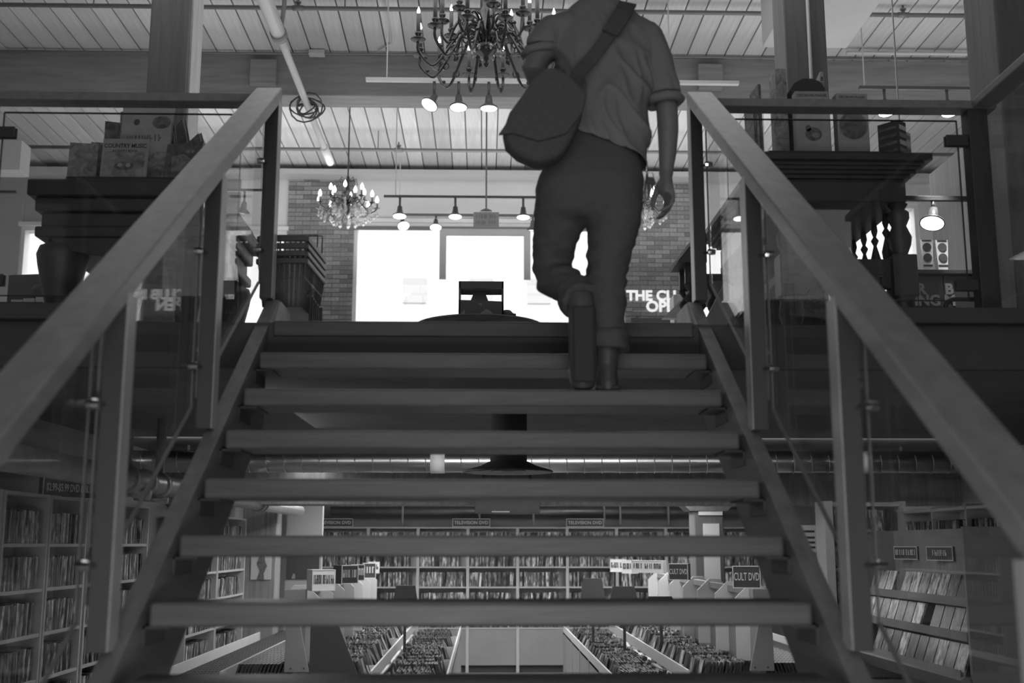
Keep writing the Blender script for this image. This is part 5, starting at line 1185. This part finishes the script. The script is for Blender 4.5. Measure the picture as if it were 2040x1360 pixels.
# ------------------------------------------------------------------ the two double sided dvd bin gondolas with the aisle between them
G0, G1 = 8.15, 13.2
def gondola(s, xr, label, tag_name):
    """xr: aisle edge; s=+1 grows to +x"""
    X = lambda u: xr + s * u
    def bx(mb, u0, u1, *r): a, b = sorted((X(u0), X(u1))); return mb.box(a, b, *r)
    t = thing('bin_gondola', (X(1.05), (G0 + G1) / 2, 0), label, 'bin rack')
    g, gw = M['gondola'], M['gondolawhite']
    bx(MB(), 0.06, 2.04, G0 + 0.05, G1, 0, 0.30).build('base', g, t, bevel=0.004)
    y = G0
    while y < G1 - 0.1:             # aisle side boards with open slots between them
        y2 = min(y + 0.92, G1)
        bx(MB(), 0.0, 0.018, y + 0.05, y2, 0.02, 0.56).build('side_board', g, t, bevel=0.003)
        y = y2
    for a, b_, z in ((0.0, 0.016, 0.625), (0.52, 0.536, 0.665), (1.55, 1.566, 0.665), (2.08, 2.096, 0.625)):
        bx(MB(), a, b_, G0, G1, z - 0.09, z).build('rim', gw, t, bevel=0.003)
    for a, b_, z in ((0.016, 0.52, 0.42), (0.536, 1.03, 0.53), (1.07, 1.55, 0.53), (1.566, 2.08, 0.42)):
        bx(MB(), a, b_, G0, G1, z - 0.015, z).build('bin_floor', gw, t)
    bx(MB(), 1.03, 1.07, G0, G1, 0.3, 0.98).build('spine_board', g, t, bevel=0.003)
    # end: tapered post, dark sloping panel
    a = sorted([(X(0.985), 0.655), (X(1.115), 0.655), (X(1.10), 1.0), (X(1.0), 1.0)])
    MB().prism([(X(0.95), 0.66), (X(1.12), 0.66), (X(1.115), 1.02), (X(1.03), 1.02)], 'y', G0 - 0.03, G0).build('end_post', g, t, bevel=0.003)
    bx(MB(), 0.0, 2.1, G0 - 0.012, G0, 0.0, 0.60).build('end_panel', g, t, bevel=0.003)
    for u in (0.985, 1.075): MB().lathe([(0.001, -0.002), (0.007, -0.002), (0.007, 0.002), (0.001, 0.002)], (X(u), G0 - 0.031, 0.685), 8, Matrix.Rotation(R(90), 3, 'X')).build('bolt', M['black'], t)
    if s < 0: MB().prism([(X(0.60), 0.60), (X(0.95), 0.60), (X(0.95), 1.0), (X(0.77), 1.0)], 'y', G0 - 0.012, G0 + 0.004).build('dark_end_panel', M['blackmatte'], t)
    # notched dividers and the sign bar along the spine
    y = G0 + 0.28
    while y < G1:
        MB().prism([(X(0.93), 0.70), (X(1.17), 0.70), (X(1.17), 1.18), (X(1.12), 1.235), (X(1.03), 1.235), (X(0.93), 1.14)], 'y', y, y + 0.02).build('divider', gw, t, bevel=0.002)
        y += 0.74
    bx(MB(), 1.03, 1.07, G0 + 0.05, G1, 1.16, 1.21).build('sign_bar', g, t, bevel=0.003)
    bx(MB(), 0.99, 1.14, G0 - 0.02, G0 + 0.06, 1.12, 1.215).build('bar_end_block', g, t, bevel=0.004)
    # bin divisions across and thin wires
    y = G0 + 0.62
    while y < G1:
        for a, b_, z in ((0.016, 0.52, 0.58), (0.536, 1.03, 0.66)): bx(MB(), a, b_, y, y + 0.012, z - 0.16, z - 0.02).build('bin_division', gw, t)
        y += 1.24
    for z in (0.50, 0.545): MB().tube([(X(0.03), G0, z), (X(0.03), G1, z)], 0.003, 4).build('wire', M['steel'], t)
    return t, X
gl, XL = gondola(-1, -0.243, 'long grey double sided dvd bin rack left of the aisle', 'left')
gr, XR = gondola(1, 0.90, 'long grey double sided dvd bin rack right of the aisle', 'right')
def fill_bins(X, s, word):
    tier = (('lower tier', 0.035, 0.45, 0.421), ('upper tier', 0.555, 0.96, 0.531))
    y = G0 + 0.03; k = 0
    while y < G1 - 0.16:
        for nm, u0, u1, z in tier:
            n = rd.randint(11, 16); lean = rd.uniform(12, 30); u = u0 + rd.uniform(0, 0.05)
            for i in range(n):
                if u > u1 - 0.04: break
                lb = gp_ = None
                if k < 6 and (i < 4 if k > 2 else i < 7):
                    lb = 'dvd case in the %s column from the near end, %s of the %s rack' % (ORD[k], nm, word)
                    gp_ = 'dvds in the %s column, %s of the %s rack' % (ORD[k], nm, word)
                ln = lean + rd.uniform(-3, 3)
                # cover faces the aisle, top leans away from it
                base = Matrix.Translation((X(u), y + rd.uniform(0, 0.006), z))
                rot = Matrix.Rotation(R(s * ln), 4, 'Y')
                m = base @ rot @ (Matrix.Translation((-CT, 0, 0)) if s < 0 else Matrix.Identity(4))
                sc_ = (1, 1, 1) if i % 6 else (0.35, 1.0, 1.06)
                m = m @ Matrix.Translation((CT * sc_[0], CD * sc_[1], 0)) @ Matrix.Rotation(math.pi, 4, 'Z')
                dvd(m, lb, gp_, sc_)
                u += CT * 1.06 + 0.009
        # far side of the rack, only its top shows
        for u0, u1, z in ((1.10, 1.5, 0.531), (1.60, 2.0, 0.421)):
            u = u1
            for i in range(14):
                if u < u0: break
                m = Matrix.Translation((X(u), y, z)) @ Matrix.Rotation(R(-s * 18), 4, 'Y') @ (Matrix.Translation((-CT, 0, 0)) if s > 0 else Matrix.Identity(4))
                dvd(m @ Matrix.Translation((CT, CD, 0)) @ Matrix.Rotation(math.pi, 4, 'Z')); u -= 0.026
        y += 0.146; k += 1
fill_bins(XL, -1, 'left'); fill_bins(XR, 1, 'right')
# upright row of cases behind a wire on the right rack's spine
rowm = [(XR(1.12), 8.55 + i * 0.15) for i in range(9)]
section_sign(XL(0.865) , 8.12, 1.205, 0.165, 0.145, 0.16, 22, (5, 7), 'white box sign with tall dark lettering at the near end of the left rack', False)
section_sign(XL(0.82), 9.3, 1.215, 0.15, 0.145, 0.14, 35, (5, 3), 'black bordered box sign second along the left rack', True)
section_sign(XL(0.93), 10.9, 1.19, 0.13, 0.15, 0.03, 15, (4,), 'small dark sign third along the left rack', True)
section_sign(XL(0.90), 11.7, 1.19, 0.13, 0.15, 0.03, 15, (4,), 'small dark sign fourth along the left rack', True)
section_sign(XL(0.93), 12.5, 1.22, 0.12, 0.12, 0.03, 10, (3,), 'small pale sign fifth along the left rack', False)
section_sign(1.82, 8.0, 1.225, 0.19, 0.152, 0.04, -14, 'CULT DVD', 'black CULT DVD sign with white border at the near end of the right rack', True, 0.075)
section_sign(1.62, 9.62, 1.232, 0.165, 0.135, 0.10, -22, 'CULT DVD', 'black CULT DVD sign second along the right rack behind the nearest one', True, 0.06)
section_sign(1.60, 11.3, 1.25, 0.40, 0.12, 0.05, -48, (4, 7), 'white box sign third along the right rack', False)
section_sign(1.55, 12.3, 1.22, 0.16, 0.14, 0.08, -25, (4,), 'pale sign fourth along the right rack', False)
section_sign(1.50, 13.0, 1.22, 0.16, 0.14, 0.08, -25, (4,), 'pale sign farthest along the right rack', False)
# black easels and boxes standing on the racks
def easel(x, y, z, w, h, label):
    t = thing('display_easel', (x, y, z), label, 'display')
    MB().add([(x - w * 0.72, y, z), (x + w * 0.72, y, z), (x + w / 2, y + 0.08, z + h), (x - w / 2, y + 0.08, z + h), (x - w * 0.72, y + 0.12, z), (x + w * 0.72, y + 0.12, z), (x + w / 2, y + 0.10, z + h), (x - w / 2, y + 0.10, z + h)],
             [(0, 1, 2, 3), (5, 4, 7, 6), (0, 4, 5, 1), (3, 2, 6, 7), (0, 3, 7, 4), (1, 5, 6, 2)]).build('panel', M['blackmatte'], t, bevel=0.003)
    MB().box(x - 0.012, x + 0.012, y + 0.05, y + 0.075, 0.53, z + 0.01).build('stem', M['blackmatte'], t)
for a in ((-0.69, 10.3, 0.93, 0.17, 0.235, 'black sloped display easel on the left rack near the aisle'), (1.06, 11.2, 0.93, 0.18, 0.27, 'tall black display easel on the right rack nearest the aisle'), (1.29, 10.6, 0.93, 0.20, 0.215, 'wide black display easel second on the right rack'), (1.52, 9.9, 0.93, 0.20, 0.155, 'low black display easel nearest on the right rack')): easel(*a)

# ------------------------------------------------------------------ right basement wall: bookcase, notice, slanted display rack
t = thing('bookcase', (3.0, 9.2, 0), 'narrow dim bookcase with a pale edge right of the right stringer', 'bookcase')
for z in (0.5, 0.78, 1.06, 1.34, 1.62, 1.84): MB().box(2.75, 3.3, 9.05, 9.25, z - 0.02, z).build('shelf', M['shelfwhite'], t)
MB().box(2.68, 2.75, 9.0, 9.25, 0, 1.86).build('side_panel', M['shelfwhite'], t, bevel=0.003); MB().box(3.3, 3.33, 9.0, 9.25, 0, 1.86).build('side_panel', M['shelfwhite'], t)
MB().box(2.75, 3.3, 9.24, 9.25, 0, 1.86).build('back_panel', M['shelfwhite'], t)
for z in (0.5, 0.78, 1.06, 1.34, 1.62): row((2.76, 9.07, z + 0.001), 0, 0.52, None, None, 0.85)
nt_ = tag(MB().box(2.60, 2.76, 9.50, 9.51, 1.46, 1.68).build('notice', M['paper']), 'white printed notice on a stand half hidden by the right stringer', 'notice')
for z in (1.62, 1.57, 1.53, 1.49): MB().box(2.62, 2.74, 9.497, 9.50, z, z + 0.018).build('print', M['ink'], nt_)
MB().box(2.66, 2.70, 9.51, 9.53, 0, 1.5).build('stand', M['gondola'], nt_)

dr = thing('display_rack', (3.3, 7.2, 0), 'dim slanted rack of face out dvds at the far right of the basement', 'rack')
Y0, Y1 = 6.3, 8.3
fx = 2.62
MB().box(fx + 0.34, fx + 0.36, Y0, Y1, 0, 1.62).build('back_board', M['gondola'], dr)
for y in (Y0, Y1 - 0.03): MB().prism([(y, 0.0), (y + 0.03, 0.0), (y + 0.03, 1.62), (y, 1.62)], 'x', fx + 0.02, fx + 0.36).build('side_panel', M['gondola'], dr, bevel=0.003)
MB().prism([(fx - 0.05, 0.80), (fx + 0.10, 0.69), (fx + 0.12, 0.69), (fx - 0.02, 0.82)], 'y', Y0, Y1).build('front_board', M['gondola'], dr)
for i, (z, o_) in enumerate(((0.83, 0.0), (1.03, 0.05), (1.21, 0.10))):
    MB().prism([(fx + o_ - 0.03, z - 0.03), (fx + 0.34, z - 0.03), (fx + 0.34, z - 0.015), (fx + o_ - 0.03, z - 0.015)], 'y', Y0 + 0.03, Y1 - 0.03).build('ledge', M['gondola'], dr)
    MB().prism([(fx + o_ - 0.035, z - 0.03), (fx + o_ - 0.03, z - 0.03), (fx + o_ - 0.03, z + 0.02), (fx + o_ - 0.035, z + 0.02)], 'y', Y0 + 0.03, Y1 - 0.03).build('lip', M['gondola'], dr)
    y = Y0 + 0.05
    while y < Y1 - 0.2:
        if rd.random() < 0.93:
            dvd(Matrix.Translation((fx + o_ - 0.015, y, z - 0.014)) @ Matrix.Rotation(R(20), 4, 'Y'), 'dvd case shown face out on the %s ledge of the dim right display rack' % ('lowest', 'middle', 'highest')[i], 'face out dvds on the %s ledge of the right rack' % ('lowest', 'middle', 'highest')[i], (1, 1, 0.92 if i == 0 else 0.86))
        y += 0.148
for i, y in enumerate((6.55, 7.15, 7.75)):
    section_sign(fx + 0.30, y + 0.2, 1.42, 0.30, 0.09, 0.02, -80, ((3, 8), (7,), (5, 5))[i], ['nearest dim sign on the right display rack', 'middle dim sign on the right display rack', 'farthest dim sign on the right display rack'][i])
bk = thing('bookcase', (3.9, 7.6, 0), 'tall dim bookcase behind the slanted rack at the far right', 'bookcase')
for z in (1.0, 1.26, 1.52, 1.78): MB().box(3.3, 3.5, 6.0, 9.0, z - 0.02, z).build('shelf', M['shelfwhite'], bk)
for y in (6.0, 6.6, 7.2, 7.8, 8.4, 8.98): MB().box(3.3, 3.5, y, y + 0.02, 0, 1.8).build('side_panel', M['shelfwhite'], bk)
MB().box(3.5, 3.51, 6.0, 9.0, 0, 1.8).build('back_panel', M['shelfwhite'], bk)
for z in (1.0, 1.26, 1.52):
    for y in (6.0, 6.6, 7.2, 7.8, 8.4): row((3.31, y + 0.57, z + 0.001), -90, 0.54, None, None, 0.9)

if mass.v:
    o = mass.build('dvd_cases', M['dvd']); o.data.materials.append(M['caseblack'])
    o.data.polygons.foreach_set('material_index', [1 if i % 6 in (0, 1, 3) else 0 for i in range(len(o.data.polygons))]); tag(o, 'all further dvd cases packed on the shelves and in the bins of the basement', 'dvds', None, 'stuff')
print('dvd singles', n_single, 'mass', len(mass.v) // 8)
